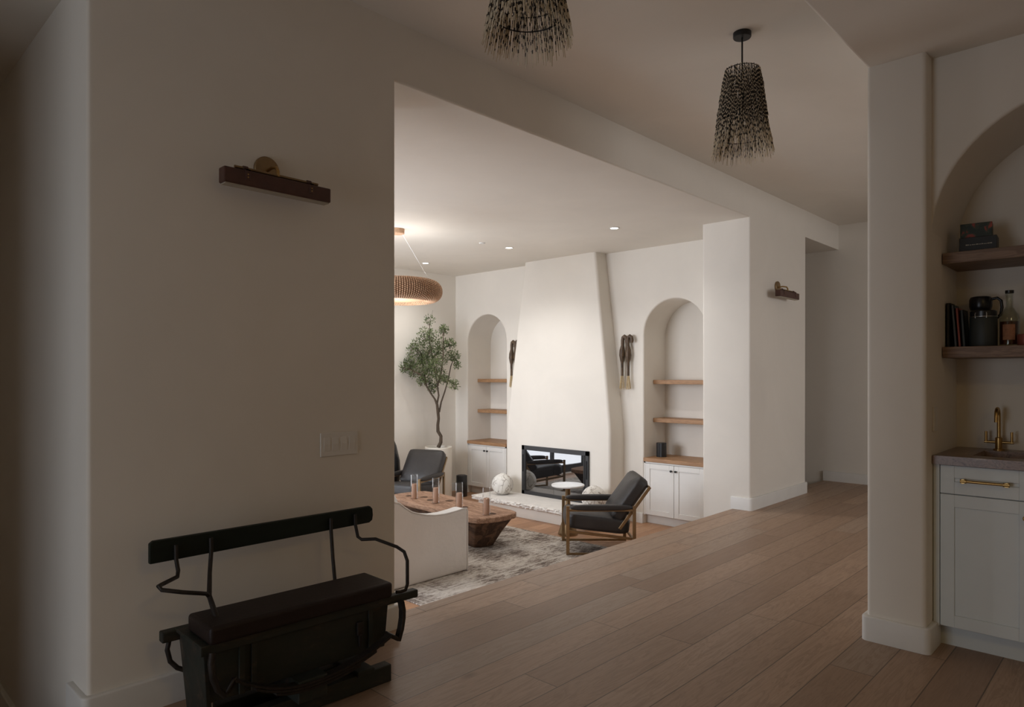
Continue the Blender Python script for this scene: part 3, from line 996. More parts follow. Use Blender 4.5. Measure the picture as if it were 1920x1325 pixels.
for i in range(3):
    for k in range(8):
        a, b_ = i * 8 + k, i * 8 + (k + 1) % 8
        m.f.append((a, b_, b_ + 8, a + 8))
m.f.append(tuple(range(8))[::-1]); m.f.append(tuple(range(24, 32)))
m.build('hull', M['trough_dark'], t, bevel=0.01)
for (x, y) in ((-.02, .50), (-.06, .30), (.07, .12), (-.03, -.28), (-.02, -.74), (-.10, .68)):
    MB().lathe([(.046, 0), (.046, .0012), (.0, .0012)], (x + .02, y, TOPZ), 14).build('peg_hole', M['trough_dark'], t)

hur = [((4.86, 6.17), 'glass hurricane with tan candle at the far end of the trough table', 'tan pillar candle in the hurricane at the far end of the trough table'),
       ((4.86, 5.79), 'glass hurricane second from the far end of the trough table', 'tan pillar candle in the hurricane second from the far end of the table'),
       ((4.82, 5.36), 'glass hurricane just behind the corner of the white slipcovered sofa arm', 'tan pillar candle in the hurricane just above the white sofa arm corner'),
       ((4.80, 4.93), 'glass hurricane at the near end of the trough table beside the hearth', 'tan pillar candle in the hurricane at the near end of the trough table')]
first_h = first_c = None
TZ = RUG + TOPZ + .0005
for k, ((x, y), l1, l2) in enumerate(hur):
    if first_h is None:
        m = MB()
        m.lathe([(.038, 0), (.039, .002), (.039, .272), (.0385, .274), (.0375, .274), (.037, .272), (.037, .004), (.001, .004), (.001, 0)], seg=28, caps=False)
        first_h = tag(m.build('glass_hurricane', M['glass'], smooth=40), l1, 'candle holder', 'hurricanes on the trough table')
        m = MB().lathe([(.0285, 0), (.0290, .004), (.0290, .160), (.027, .164), (.02, .161), (.001, .160)], seg=24)
        first_c = thing('pillar_candle', l2, 'candle', (0, 0, 0), 0, 'candles in the hurricanes')
        m.build('wax', M['candle'], first_c, smooth=40)
        MB().tube([(0, 0, .158), (0.001, 0, .172)], .0012, 6).build('wick', M['black_metal'], first_c)
        h, c_ = first_h, first_c
    else:
        h = first_h.copy(); COL.objects.link(h); h['label'] = l1
        c_ = dup(first_c, (0, 0, 0), l2)
    h.location = (x, y, TZ)
    c_.location = (x, y, TZ + .0045)
    c_.rotation_euler = (0, 0, k * 1.3)

# ------------------------------------------------------------------ armchairs
def make_armchair(loc, rz, label):
    t = thing('armchair', label, 'armchair', loc, rz, 'brass framed charcoal leather armchairs')
    X, YF, YR = .288, -.325, .325
    bw, bt = .032, .022
    for s in (-1, 1):
        m = MB()
        x = s * X
        m.box(x - bt / 2, x + bt / 2, YF - bw / 2, YF + bw / 2, 0, .478)
        m.box(x - bt / 2, x + bt / 2, YR - bw / 2, YR + bw / 2, 0, .478)
        m.box(x - bt / 2, x + bt / 2, YF, YR, 0, .022)
        m.box(x - bt / 2, x + bt / 2, YF, YR, .425, .447)
        f_ = m.build('side_frame', M['bronze'], t, bevel=0.002, seg=1)
        m = MB().soft((x, (YF + YR) / 2 + .005, .463), (.058, YR - YF - .04, .060), 3.2, sub=8)
        m.build('arm_pad', M['leather'], t, smooth=60)
    m = MB()
    for s in (-1, 1):
        m.bar((s * .262, YF + .01, .225), (s * .262, YR - .01, .150), .018, .026)
    m.bar((-.262, YF + .01, .225), (.262, YF + .01, .225), .018, .026)
    m.bar((-.262, YR - .01, .150), (.262, YR - .01, .150), .018, .026)
    m.build('seat_rail', M['bronze'], t, bevel=0.002, seg=1)
    tilt = math.atan2(.075, .65)
    R1 = Matrix.Rotation(-tilt, 3, 'X')
    m = MB().soft((0, -.02, .295), (.525, .645, .175), 7.0, R1, 8, puff=0.06)
    m.build('seat_cushion', M['leather'], t, smooth=60)
    # back: frame leaning 33 degrees, loose cushion in front of it
    lean = radians(36)
    R2 = Matrix.Rotation(-lean, 3, 'X') 
    def bp(x, h, off=0):
        return Vector((x, .215 + h * sin(lean) + off * cos(lean), .285 + h * cos(lean) - off * sin(lean)))
    m = MB()
    for s in (-1, 1):
        m.bar(bp(s * .255, -.05), bp(s * .255, .46), .014, .030)
    m.bar(bp(-.255, .45), bp(.255, .45), .014, .030)
    m.bar(bp(-.255, .12), bp(.255, .12), .014, .030)
    m.build('back_frame', M['bronze'], t, bevel=0.002, seg=1)
    c0 = bp(0, .245, -.085)
    R3 = Matrix.Rotation(pi / 2 - lean, 3, 'X')
    m = MB().soft(c0, (.54, .50, .185), 9.0, R3, 10, puff=0.45)
    m.build('back_cushion', M['leather'], t, smooth=70)
    return t
ch = make_armchair((5.64, 4.173, RUG), radians(223.7), 'charcoal leather armchair with bronze frame beside the round side table')
dup(ch, (5.48, 7.0, RUG), 'charcoal leather armchair in front of the potted olive tree', radians(-67.8))

# ------------------------------------------------------------------ round side table
t = thing('side_table', 'small round pale marble side table on a bronze stem beside the armchair', 'side table', (5.92, 4.785, LOW))
MB().lathe([(.001, .535), (.178, .535), (.184, .541), (.184, .552), (.180, .556), (.001, .556)], seg=48, caps=False).build('top', M['marble'], t, smooth=40)
MB().lathe([(.001, 0), (.108, 0), (.110, .006), (.104, .03), (.062, .16), (.036, .28), (.027, .36), (.028, .50), (.05, .535), (.001, .535)], seg=36, caps=False).build('stem', M['bronze'], t, smooth=50)

# ------------------------------------------------------------------ slipcovered sofa
t = thing('slipcovered_sofa', 'white linen slipcovered sofa seen from its swooping near arm', 'sofa', (3.7, 5.5, RUG))
arm = [(-.50, 0), (.48, 0), (.482, .53), (.47, .558), (.42, .562), (.34, .552), (.22, .545), (.10, .550), (0, .568), (-.08, .590), (-.15, .615), (-.22, .66), (-.28, .705), (-.36, .73), (-.50, .735)]
for y0, y1 in ((-.965, -.825), (.825, .965)):
    m = MB().prism(arm, 'y', y0, y1)
    a_ = m.build('arm', M['linen'], t, bevel=0.022, seg=3)
    md = a_.modifiers.new('sub', 'SUBSURF'); md.subdivision_type = 'SIMPLE'; md.levels = 0; md.render_levels = 0
    mp_ = MB()
    ye = y0 if y0 < 0 else y1
    mp_.tube([(x, ye + (.004 if y0 < 0 else -.004), z) for x, z in arm[1:14]], .006, 6)
    mp_.build('piping', M['linen'], a_, smooth=60)
MB().prism([(-.50, 0), (-.30, 0), (-.34, .73), (-.50, .735)], 'y', -.83, .83).build('back', M['linen'], t, bevel=0.03, seg=3)
B(-.32, .46, -.83, .83, 0.01, .27).build('base', M['linen'], t, bevel=0.015)
MB().soft((.085, -.415, .345), (.79, .815, .15), 7, None, 8, puff=.15).build('seat_cushion', M['linen'], t, smooth=60)
MB().soft((.085, .415, .345), (.79, .815, .15), 7, None, 8, puff=.15).build('seat_cushion', M['linen'], t, smooth=60)
for s in (-1, 1):
    MB().soft((-.22, s * .41, .60), (.20, .80, .36), 4, Matrix.Rotation(radians(-10), 3, 'Y'), 8).build('back_cushion', M['linen'], t, smooth=60)

# ------------------------------------------------------------------ potted olive tree
t = thing('potted_olive_tree', 'tall slim olive tree in a cream cylinder pot in the living room corner', 'tree', (6.365, 7.525, LOW))
m = MB().lathe([(.001, 0), (.17, 0), (.185, .012), (.192, .05), (.195, .735), (.190, .742), (.180, .742), (.176, .735), (.176, .70)], seg=40, caps=False)
m.build('pot', M['pot'], t, smooth=35)
MB().lathe([(.001, .712), (.08, .716), (.178, .705)], seg=30, caps=False).build('soil', M['soil'], t, smooth=60)
RT, FW = Vector((.69, -.7238, 0)), Vector((.7238, .69, 0))
def tp(cx, cy, dep=0.0):
    """crown sketch units -> local metres (sideways, up, towards the wall)"""
    px, py = 738 + cx / 4.907, 580 + cy / 4.907
    p = RT * ((px - 823) * .00773) + FW * dep + Vector((0, 0, .74 + (836 - py) * .00773))
    p.y = min(p.y, .25); p.x = min(p.x, .52)
    return p
trunk = [(415, 1262, 0), (438, 1215, 0), (440, 1160, 0), (412, 1115, .01), (410, 1060, .01), (418, 1000, .0), (412, 930, 0), (405, 870, -.01), (385, 820, -.02), (350, 770, -.03), (310, 700, -.05), (260, 600, -.08)]
tr_r = [.030, .026, .024, .025, .022, .021, .023, .019, .013, .012, .010, .007]
m = MB().tube([tp(*p) for p in trunk], tr_r, 10)
br = [[(405, 865, -.01), (418, 790, .02), (405, 700, .04), (390, 600, .05), (360, 450, .05), (330, 280, .04), (335, 130, .03)],
      [(425, 940, 0), (440, 850, .03), (470, 760, .05), (500, 650, .08), (525, 520, .10), (560, 430, .1)],
      [(405, 700, .04), (450, 560, -.08), (470, 400, -.12), (465, 210, -.10)],
      [(260, 600, -.08), (190, 560, -.12), (110, 535, -.15)],
      [(310, 700, -.05), (270, 520, .08), (220, 380, .12)],
      [(500, 650, .08), (560, 690, .05), (600, 685, .03)],
      [(360, 450, .05), (430, 360, .12), (530, 325, .12)]]
for b_ in br:
    k = len(b_)
    m.tube([tp(*p) for p in b_], [.012 * (1 - .75 * i / (k - 1)) + .002 for i in range(k)], 7)
clusters = [(335, 105, 48, 40), (300, 235, 65, 110), (360, 250, 55, 80), (465, 195, 42, 80), (530, 320, 42, 80), (225, 345, 68, 110), (170, 370, 40, 45), (340, 360, 85, 180), (450, 330, 60, 110), (450, 430, 80, 170), (555, 430, 52, 110), (585, 510, 32, 55),
            (150, 470, 62, 120), (95, 535, 44, 90), (190, 560, 62, 130), (310, 500, 85, 200), (260, 440, 60, 100), (300, 615, 72, 160), (355, 715, 46, 100), (430, 610, 64, 140), (560, 690, 44, 80), (480, 640, 36, 50), (265, 665, 36, 50), (400, 520, 70, 130)]
lv = MB()
rr = random.Random(11)
for cx, cy, rad_c, n_ in clusters:
    cdep = rr.uniform(-.14, .10)
    c0 = tp(cx, cy, cdep)
    rw = rad_c / 4.907 * .00773
    tw = [c0 + Vector((rr.gauss(0, .4), rr.gauss(0, .4), rr.gauss(0.1, .4))) * rw for _ in range(5)]
    for q in tw:
        base = c0 + Vector((rr.uniform(-.3, .3), rr.uniform(-.3, .3), -1.0)) * rw
        m.tube([base, (base + q) / 2 + Vector((0, 0, .01)), Vector((min((q + (q - base) * .3).x, .55), min((q + (q - base) * .3).y, .29), (q + (q - base) * .3).z))], [.0035, .0025, .0015], 5)
    for _ in range(int(n_ * 1.7)):
        while True:
            d_ = Vector((rr.uniform(-1, 1), rr.uniform(-1, 1), rr.uniform(-1, 1)))
            if d_.length < 1: break
        p = c0 + d_ * rw * 1.08
        p.y = min(p.y, .27); p.x = min(p.x, .55)
        dirv = (d_ * .45 + Vector((rr.gauss(0, .7), rr.gauss(0, .7), rr.gauss(.3, .6)))).normalized()
        L = rr.uniform(.028, .050); wl = rr.uniform(.0055, .009)
        sd = dirv.cross(Vector((rr.gauss(0, 1), rr.gauss(0, 1), rr.gauss(0, 1)))).normalized()
        nn = dirv.cross(sd)
        e = p + dirv * L
        mid = p + dirv * L * .5
        if e.y > .30 or e.x > .58: continue
        lv.add([p, mid + sd * wl + nn * .002, e, mid - sd * wl + nn * .002, mid - nn * .002], [(0, 1, 4), (1, 2, 4), (2, 3, 4), (3, 0, 4)])
m.build('trunk', M['bark'], t, smooth=60)
lv.build('foliage', M['leaf'], t, recalc=False)

# black items in the left corner
t = thing('subwoofer', 'small black cylinder speaker on the floor between pot and niche cabinet', 'speaker', (6.72, 7.42, LOW))
MB().lathe([(.001, 0), (.078, 0), (.08, .004), (.08, .30), (.076, .306), (.001, .306)], seg=32, caps=False).build('body', M['black_gloss'], t, smooth=40)
MB().lathe([(.001, .306), (.06, .306), (.058, .311), (.001, .311)], seg=32, caps=False).build('cap', M['charcoal'], t, smooth=40)
o = MB().lathe([(.001, 0), (.10, 0), (.13, .03), (.185, .25), (.205, .45), (.195, .62), (.15, .82), (.10, .94), (.085, 1.0), (.09, 1.02), (.075, 1.02), (.07, .95)], seg=40, caps=False).build('floor_vase', M['black_gloss'], smooth=50)
o.location = (5.47, 7.57, LOW)
tag(o, 'black rounded floor vase edge showing behind the far armchair', 'vase')
# ribbed vase in right niche
m = MB()
n0 = 48
for z in (0, .004, .166, .17):
    for k in range(n0):
        r_ = (.058 if 0 < z < .17 else .055) + (.0025 if k % 4 < 2 else 0)
        a = 2 * pi * k / n0
        m.v.append((r_ * cos(a), r_ * sin(a), z))
for i in range(3):
    for k in range(n0):
        a, b_ = i * n0 + k, i * n0 + (k + 1) % n0
        m.f.append((a, b_, b_ + n0, a + n0))
m.f.append(tuple(range(n0))[::-1]); m.f.append(tuple(range(3 * n0, 4 * n0)))
o = m.build('ribbed_canister', M['black_gloss'])
o.location = (7.20, 4.375, 0.315)
tag(o, 'black ribbed canister on the oak counter of the right niche', 'canister')

# ------------------------------------------------------------------ living ceiling: downlights, detector, beaded ring chandelier
DOWN_POWER, DOWN_COLOR = 45.0, (1.0, 0.985, 0.965)
def downlight(loc, label):
    t = thing('recessed_downlight', label, 'light', loc, 0, 'recessed ceiling downlights')
    MB().lathe([(.038, -.001), (.052, -.001), (.055, -.004), (.052, -.006), (.040, -.0055), (.038, -.001)], seg=28, caps=False).build('trim_ring', M['trim'], t, smooth=60)
    l = bpy.data.lights.new('downlight_beam', 'SPOT')
    l.energy, l.color = DOWN_POWER, DOWN_COLOR
    l.spot_size, l.spot_blend, l.shadow_soft_size = radians(136), 1.0, 0.06
    lo = bpy.data.objects.new('downlight_beam', l)
    COL.objects.link(lo)
    lo.location = (0, 0, -.03)
    lo.parent = t
    MB().lathe([(.001, -.002), (.039, -.002), (.039, -.0035), (.001, -.0035)], seg=28, caps=False).build('lens', M['down'], t)
    return t
d0 = downlight((5.82, 4.09, 2.815), 'lit recessed ceiling light nearest the hall, above the right armchair')
dup(d0, (5.855, 5.63, 2.815), 'lit recessed ceiling light in front of the middle of the chimney')
dup(d0, (5.88, 7.22, 2.815), 'lit recessed ceiling light nearest the olive tree')
o = MB().lathe([(.001, -.012), (.028, -.012), (.034, -.006), (.036, 0), (.001, 0)], seg=24, caps=False).build('smoke_detector', M['trim'], smooth=40)
o.location = (5.43, 5.65, 2.815)
tag(o, 'tiny white round ceiling sprinkler cap between two downlights', 'sprinkler')

t = thing('bead_chandelier', 'flat ring chandelier covered in terracotta wooden beads', 'chandelier', (4.31, 5.76, 2.815))
MB().lathe([(.001, 0), (.078, 0), (.078, -.045), (.074, -.05), (.001, -.05)], seg=32, caps=False).build('ceiling_canopy', M['beads'], t, smooth=40)
for k in range(3):
    a = 2 * pi * k / 3 - .6
    MB().tube([(.05 * cos(a), .05 * sin(a), -.04), (.36 * cos(a), .36 * sin(a), -.56)], .0009, 5).build('cable', M['steel'], t)
for nm_, kind_, z_, pw_, rx_ in (('living_room_fill', 'POINT', -1.0, 12, 0), ('living_ceiling_fill', 'SPOT', -.60, 15, pi)):  # added fill lights for walls and ceiling, not bulbs of the chandelier
    l = bpy.data.lights.new(nm_, kind_)
    l.shadow_soft_size, l.energy, l.color = .11, pw_, (1.0, 0.99, 0.97)
    if kind_ == 'SPOT':
        l.spot_size, l.spot_blend = radians(168), .3
    lo = bpy.data.objects.new(nm_, l)
    COL.objects.link(lo)
    lo.location, lo.rotation_euler = (0, 0, z_), (rx_, 0, 0)
    lo.parent = t
MB().lathe([(.001, -.735), (.265, -.735), (.265, -.725), (.001, -.725)], seg=40, caps=False).build('upward_light_blocker', M['beads'], t, smooth=40)  # added opaque disc, stops the fill below from spotting the ceiling
RC, rh, rv, zc0 = .36, .105, .105, -.645
m = MB()
seg_a, seg_b = 72, 16
def tor(a, b_, k=1.0):
    return ((RC + rh * k * cos(b_)) * cos(a), (RC + rh * k * cos(b_)) * sin(a), zc0 + rv * k * sin(b_))
for i in range(seg_a):
    for j in range(seg_b):
        m.v.append(tor(2 * pi * i / seg_a, 2 * pi * j / seg_b, .93))
for i in range(seg_a):
    for j in range(seg_b):
        a, b_ = i * seg_b + j, i * seg_b + (j + 1) % seg_b
        c_ = ((i + 1) % seg_a) * seg_b
        m.f.append((a, b_, c_ + (j + 1) % seg_b, c_ + j))
core = m.build('ring_core', M['bead_core'], t, smooth=60)
m = MB()
oct_f = [(0, 2, 4), (2, 1, 4), (1, 3, 4), (3, 0, 4), (2, 0, 5), (1, 2, 5), (3, 1, 5), (0, 3, 5)]
ico = None
bm = bmesh.new(); bmesh.ops.create_icosphere(bm, subdivisions=1, radius=1)
iv = [v.co.copy() for v in bm.verts]; iff = [[v.index for v in f.verts] for f in bm.faces]; bm.free()
NB, NC = 120, 34
for i in range(NB):
    for j in range(NC):
        c_ = Vector(tor(2 * pi * i / NB, 2 * pi * (j + .5 * (i % 2)) / NC, 1.0))
        m.add([c_ + v * .0098 for v in iv], iff)
m.build('bead_strand', M['beads'], t, smooth=80, recalc=False)

# ------------------------------------------------------------------ hall pendants of banded quills
def quill_pendant(loc, label):
    t = thing('quill_pendant_lamp', label, 'pendant lamp', loc, 0, 'banded quill pendant lamps')
    m = MB().lathe([(.001, .0), (.056, .0), (.056, -.028), (.053, -.033), (.001, -.033)], seg=32, caps=False)
    m.build('ceiling_canopy', M['black_metal'], t, smooth=40)
    MB().tube([(0, 0, -.02), (0, 0, -.62)], .0055, 10).build('cord', M['black_metal'], t, smooth=60)
    zt, zb = -.235, -.66
    R0, R1_ = .106, .158
    def rad_at(z):
        f_ = (zt - z) / (zt - zb)
        return R0 + (R1_ - R0) * f_
    m = MB()
    for z in (-.24, -.37, -.50, -.60, -.66):
        r_ = rad_at(z) - .006
        m.tube([(r_ * cos(2 * pi * k / 40), r_ * sin(2 * pi * k / 40), z) for k in range(41)], .0025, 6)
    for k in range(6):
        a = 2 * pi * k / 6
        m.tube([((R0 - .006) * cos(a), (R0 - .006) * sin(a), zt), ((R1_ - .006) * cos(a), (R1_ - .006) * sin(a), zb)], .002, 5)
    for a in (0, pi / 2, pi, 1.5 * pi):
        m.tube([(0, 0, -.28), ((R0 - .004) * cos(a), (R0 - .004) * sin(a), -.24)], .002, 5)
    m.build('wire_frame', M['black_metal'], t, smooth=60)
    MB().lathe([(.001, -.36), (.018, -.36), (.018, -.44), (.028, -.46), (.03, -.49), (.02, -.52), (.001, -.525)], seg=16, caps=False).build('bulb_holder', M['black_metal'], t, smooth=50)
    q = MB()
    uvs = []
    rr = random.Random(5)
    rows, per = 17, 80
    for i in range(rows):
        per = 80 if i < rows - 4 else 62
        z0 = zt - (zt - zb) * i / (rows - 1) * .93
        for k in range(per):
            a = 2 * pi * (k + rr.random()) / per
            zz = z0 + rr.uniform(-.012, .012)
            zz = min(zz, zt)
            r0 = rad_at(zz) + rr.uniform(-.004, .003)
            last = i >= rows - 4
            L = rr.uniform(.15, .20) if last else rr.uniform(.09, .13)
            fl = rr.uniform(.05, .26) if not last else rr.uniform(.03, .30)
            sl = (R1_ - R0) / (zt - zb)
            dirr = Vector((cos(a) * (sl + fl * .45), sin(a) * (sl + fl * .45), -1))
            dirr += Vector((-sin(a), cos(a), 0)) * rr.gauss(0, .045)
            dirr.normalize()
            p0 = Vector((r0 * cos(a), r0 * sin(a), zz))
            L = min(L, (p0.z + .815 + rr.uniform(-.045, .022)))
            ru = (2.0 + .55 * sin(5 * a + i) + .35 * sin(11 * a - 2 * i) + rr.uniform(-.16, .16)) if not last else (7.0 + rr.random())
            th = rr.uniform(.0020, .0031)
            u = Vector((-sin(a), cos(a), 0)); w_ = dirr.cross(u)
            n_ = len(q.v)
            st_ = (0, .33, .66, 1.0)
            for s_ in st_:
                rad_q = th * (1.0 if s_ < .7 else .7)
                for g in range(3):
                    b_ = 2 * pi * g / 3
                    q.v.append(tuple(p0 + dirr * (L * s_) + u * (cos(b_) * rad_q) + w_ * (sin(b_) * rad_q)))
                    uvs.append((ru, s_))
            for s_ in range(3):
                for g in range(3):
                    a1, b1 = n_ + s_ * 3 + g, n_ + s_ * 3 + (g + 1) % 3
                    q.f.append((a1, b1, b1 + 3, a1 + 3))
    q.build('quill_shade', M['quill'], t, recalc=False, uv=uvs)
    t.scale = (.83, .83, .83)
    return t
zp = ZH
p0 = quill_pendant((3.475, 1.62, zp), 'black and cream quill pendant lamp hanging whole beside the tall pillar')
dup(p0, (1.782, 1.62, zp), 'black and cream quill pendant lamp cut by the top of the photo')

# ------------------------------------------------------------------ picture lights on the hall wall
def picture_light(loc, label):
    t = thing('picture_light', label, 'wall lamp', loc, 0, 'leather wrapped picture lights')
    # origin: back plate centre on the wall (y = wall), bar hangs in front of it
    m = MB().lathe([(.001, 0), (.056, 0), (.058, .004), (.058, .014), (.054, .018), (.001, .018)], seg=36, caps=False)
    m.v = [(x, -z, y) for x, y, z in m.v]
    m.build('back_plate', M['bronze'], t, smooth=40)
    MB().tube([(0, -.015, -.005), (0, -.06, 0), (0, -.10, -.008), (0, -.112, -.028), (0, -.112, -.05)], .007, 10).build('arm', M['brass'], t, smooth=60)
    bar = B(-.243, .243, -.137, -.082, -.122, -.058).build('light_bar', M['leather_tan'], t, bevel=0.006)
    B(-.236, .236, -.131, -.088, -.1265, -.121).build('diffuser', M['diffuser'], t)
    MB().tube([(-.19, -.112, -.046), (.19, -.112, -.046)], .006, 10).build('rod', M['bronze'], t, smooth=60)
    for x in (-.145, .145):
        m = MB()
        m.box(x - .011, x + .011, -.1405, -.079, -.062, -.054)
        m.box(x - .011, x + .011, -.1405, -.136, -.10, -.054)
        m.tube([(x - .011, -.112, -.046), (x + .011, -.112, -.046)], .010, 10)
        st_ = m.build('strap', M['leather_tan'], t, bevel=0.0015, seg=1)
        for z in (-.088, -.076):
            m = MB()
            m.lathe([(.0001, .002), (.003, .001), (.003, 0)], seg=8, caps=False)
            k = len(m.v) - 24
            m.v[k:] = [(x + a, -.1405 - c_, z + b_) for a, b_, c_ in m.v[k:]]
            m.build('stud', M['brass'], st_)
    return t
pl = picture_light((1.428, YH, 2.20), 'leather wrapped brass picture light on the dark wall above the bench')
dup(pl, (6.93, YH, 2.20), 'leather wrapped brass picture light on the narrow wall past the living room opening')

# light switch plate
t = thing('light_switch', 'four gang light switch plate on the wall above the bench', 'light switch', (1.797, YH, 0.971))
B(-.102, .102, -.007, 0, -.056, .056).build('plate', M['switch'], t, bevel=0.003)
for k in range(4):
    x = -.0685 + k * .0457
    m = MB()
    m.add([(x - .0165, -.0075, -.033), (x + .0165, -.0075, -.033), (x + .0165, -.0105, 0.0), (x - .0165, -.0105, 0.0), (x + .0165, -.0075, .033), (x - .0165, -.0075, .033),
           (x - .0165, -.005, -.033), (x + .0165, -.005, -.033), (x + .0165, -.005, .033), (x - .0165, -.005, .033)],
          [(0, 1, 2, 3), (3, 2, 4, 5), (6, 7, 1, 0), (5, 4, 8, 9), (0, 3, 5, 9, 6), (1, 7, 8, 4, 2)])
    m.build('rocker', M['switch'], t)

# ------------------------------------------------------------------ antique buggy seat bench
t = thing('buggy_bench', 'antique dark green buggy seat bench with brown leather cushion against the wall', 'bench', (1.40, 2.50, 0), radians(-1.8))
ox, oy = 1.40, 2.50
def L_(x, y, z):
    return (x - ox, y - oy, z)
def lb(mb, x0, x1, y0, y1, z0, z1):
    return mb.box(x0 - ox, x1 - ox, y0 - oy, y1 - oy, z0, z1)
# backrest board with clipped ends
m = MB()
bp_ = [(-.505, .600), (.440, .612), (.456, .622), (.460, .645), (.457, .675), (.445, .688), (-.492, .684), (-.505, .675)]
m.prism([(x, z) for x, z in bp_], 'y', 2.69 - oy, 2.712 - oy)
m.build('backrest', M['board_green'], t, bevel=0.004)
rodr = .0075
MB().tube([L_(1.113, 2.682, .665), L_(1.113, 2.68, .607), L_(1.085, 2.62, .545), L_(1.053, 2.54, .485), L_(1.050, 2.45, .41), L_(1.048, 2.394, .362)], [.008, .008, .008, .009, .011, .011], 10).build('post', M['iron'], t, smooth=60)
MB().tube([L_(1.634, 2.682, .665), L_(1.634, 2.68, .615), L_(1.62, 2.64, .50), L_(1.612, 2.60, .362)], .008, 10).build('post', M['iron'], t, smooth=60)
MB().tube([L_(.984, 2.682, .66), L_(.984, 2.68, .605), L_(.986, 2.665, .565), L_(.975, 2.64, .550), L_(.90, 2.57, .553), L_(.880, 2.545, .556), L_(.886, 2.53, .545), L_(.95, 2.51, .527), L_(1.01, 2.51, .510), L_(1.04, 2.53, .497), L_(1.053, 2.54, .48)], rodr, 10).build('armrest', M['iron'], t, smooth=60)
MB().tube([L_(1.757, 2.682, .665), L_(1.758, 2.68, .616), L_(1.766, 2.672, .562), L_(1.778, 2.66, .549), L_(1.813, 2.60, .556), L_(1.818, 2.44, .548), L_(1.821, 2.39, .535), L_(1.823, 2.37, .50), L_(1.822, 2.368, .40), L_(1.815, 2.372, .375), L_(1.795, 2.38, .37), L_(1.775, 2.385, .372)], rodr, 10).build('armrest', M['iron'], t, smooth=60)
# seat frame: front rail runs out to the right, back rail to the left
lb(MB(), .962, 1.885, 2.375, 2.415, .328, .362).build('rail', M['bench_paint'], t, bevel=0.005)
lb(MB(), .915, 1.80, 2.615, 2.655, .322, .362).build('rail', M['bench_paint'], t, bevel=0.005)
m = MB()
lb(m, .962, 1.745, 2.375, 2.63, .352, .366)
m.build('seat_board', M['bench_paint'], t, bevel=0.004)
m = MB()
lb(m, .985, 1.738, 2.352, 2.568, .366, .430)
m.build('seat_cushion', M['leather_brown'], t, smooth=50, bevel=.014, seg=4)
# box body (tapered) with battens
m = MB()
def quadbox(m, top, bot):
    m.add([L_(*p) for p in bot + top], [(3, 2, 1, 0), (4, 5, 6, 7), (0, 1, 5, 4), (1, 2, 6, 5), (2, 3, 7, 6), (3, 0, 4, 7)])
quadbox(m, [(.985, 2.392, .35), (1.742, 2.392, .35), (1.742, 2.62, .35), (.985, 2.62, .35)], [(1.0, 2.40, .150), (1.728, 2.40, .150), (1.728, 2.60, .150), (1.0, 2.60, .150)])
m.build('box', M['bench_paint'], t, bevel=0.004)
m = MB()
quadbox(m, [(.975, 2.388, .345), (.992, 2.388, .345), (.992, 2.628, .345), (.975, 2.628, .345)], [(1.000, 2.405, 0), (1.018, 2.405, 0), (1.018, 2.60, 0), (1.000, 2.60, 0)])
m.build('end_panel', M['bench_paint'], t, bevel=0.003)
for x in (1.10, 1.145, 1.64):
    lb(MB(), x, x + .02, 2.384, 2.394, .155, .33).build('batten', M['bench_paint'], t, bevel=0.002)
m = MB()
lb(m, 1.585, 1.612, 2.380, 2.392, .235, .29)
lb(m, 1.592, 1.604, 2.378, 2.392, .190, .24)
m.build('latch', M['iron'], t, bevel=0.003)
# leaf spring: three stacked strips curving up to both ends
def spring(yc, n_, grow):
    mm = MB()
    for k in range(n_):
        x0, x1 = 1.062 + k * grow, 1.715 - k * grow
        xm = 1.36
        ptsA = []
        for i in range(19):
            u = i / 18
            x = x0 + (x1 - x0) * u
            z = .132 + (.10 if x < xm else .082) * (abs(x - xm) / (.30 if x < xm else .36)) ** 2.1 - k * .011
            ptsA.append((x, z))
        for i in range(18):
            (xa, za), (xb, zb_) = ptsA[i], ptsA[i + 1]
            mm.add([L_(xa, yc - .019, za), L_(xa, yc + .019, za), L_(xb, yc + .019, zb_), L_(xb, yc - .019, zb_),
                    L_(xa, yc - .019, za + .009), L_(xa, yc + .019, za + .009), L_(xb, yc + .019, zb_ + .009), L_(xb, yc - .019, zb_ + .009)],
                   [(3, 2, 1, 0), (4, 5, 6, 7), (0, 1, 5, 4), (1, 2, 6, 5), (2, 3, 7, 6), (3, 0, 4, 7)])
    return mm
spring(2.345, 3, .075).build('leaf_spring', M['iron'], t)
MB().tube([L_(.992, 2.352, .345), L_(.986, 2.345, .31), L_(.992, 2.343, .26), L_(1.008, 2.342, .215), L_(1.033, 2.342, .186)], [.011, .012, .012, .011, .010], 10, flat=(1, 1)).build('hanger', M['iron'], t, smooth=60)
MB().tube([L_(1.030, 2.345, .188), L_(1.040, 2.335, .21), L_(1.056, 2.332, .236), L_(1.066, 2.335, .240), L_(1.070, 2.342, .225), L_(1.056, 2.352, .20), L_(1.038, 2.352, .185), L_(1.030, 2.345, .188)], .006, 8).build('shackle', M['iron'], t, smooth=60)
m = MB()
hp = [(1.782, .335), (1.790, .30), (1.789, .26), (1.780, .215), (1.765, .175)]
for i in range(4):
    m.bar(L_(hp[i][0], 2.36, hp[i][1] + .004), L_(hp[i + 1][0], 2.36, hp[i + 1][1]), .03, .018, (1, 0, 0))
m.bar(L_(1.765, 2.36, .183), L_(1.715, 2.37, .215), .03, .016)
m.build('hanger', M['iron'], t, bevel=0.002, seg=1)
MB().tube([L_(.945, 2.635, .325), L_(.938, 2.635, .29), L_(.948, 2.635, .245), L_(.972, 2.63, .215), L_(1.0, 2.62, .20)], .009, 8).build('hanger', M['iron'], t, smooth=60)
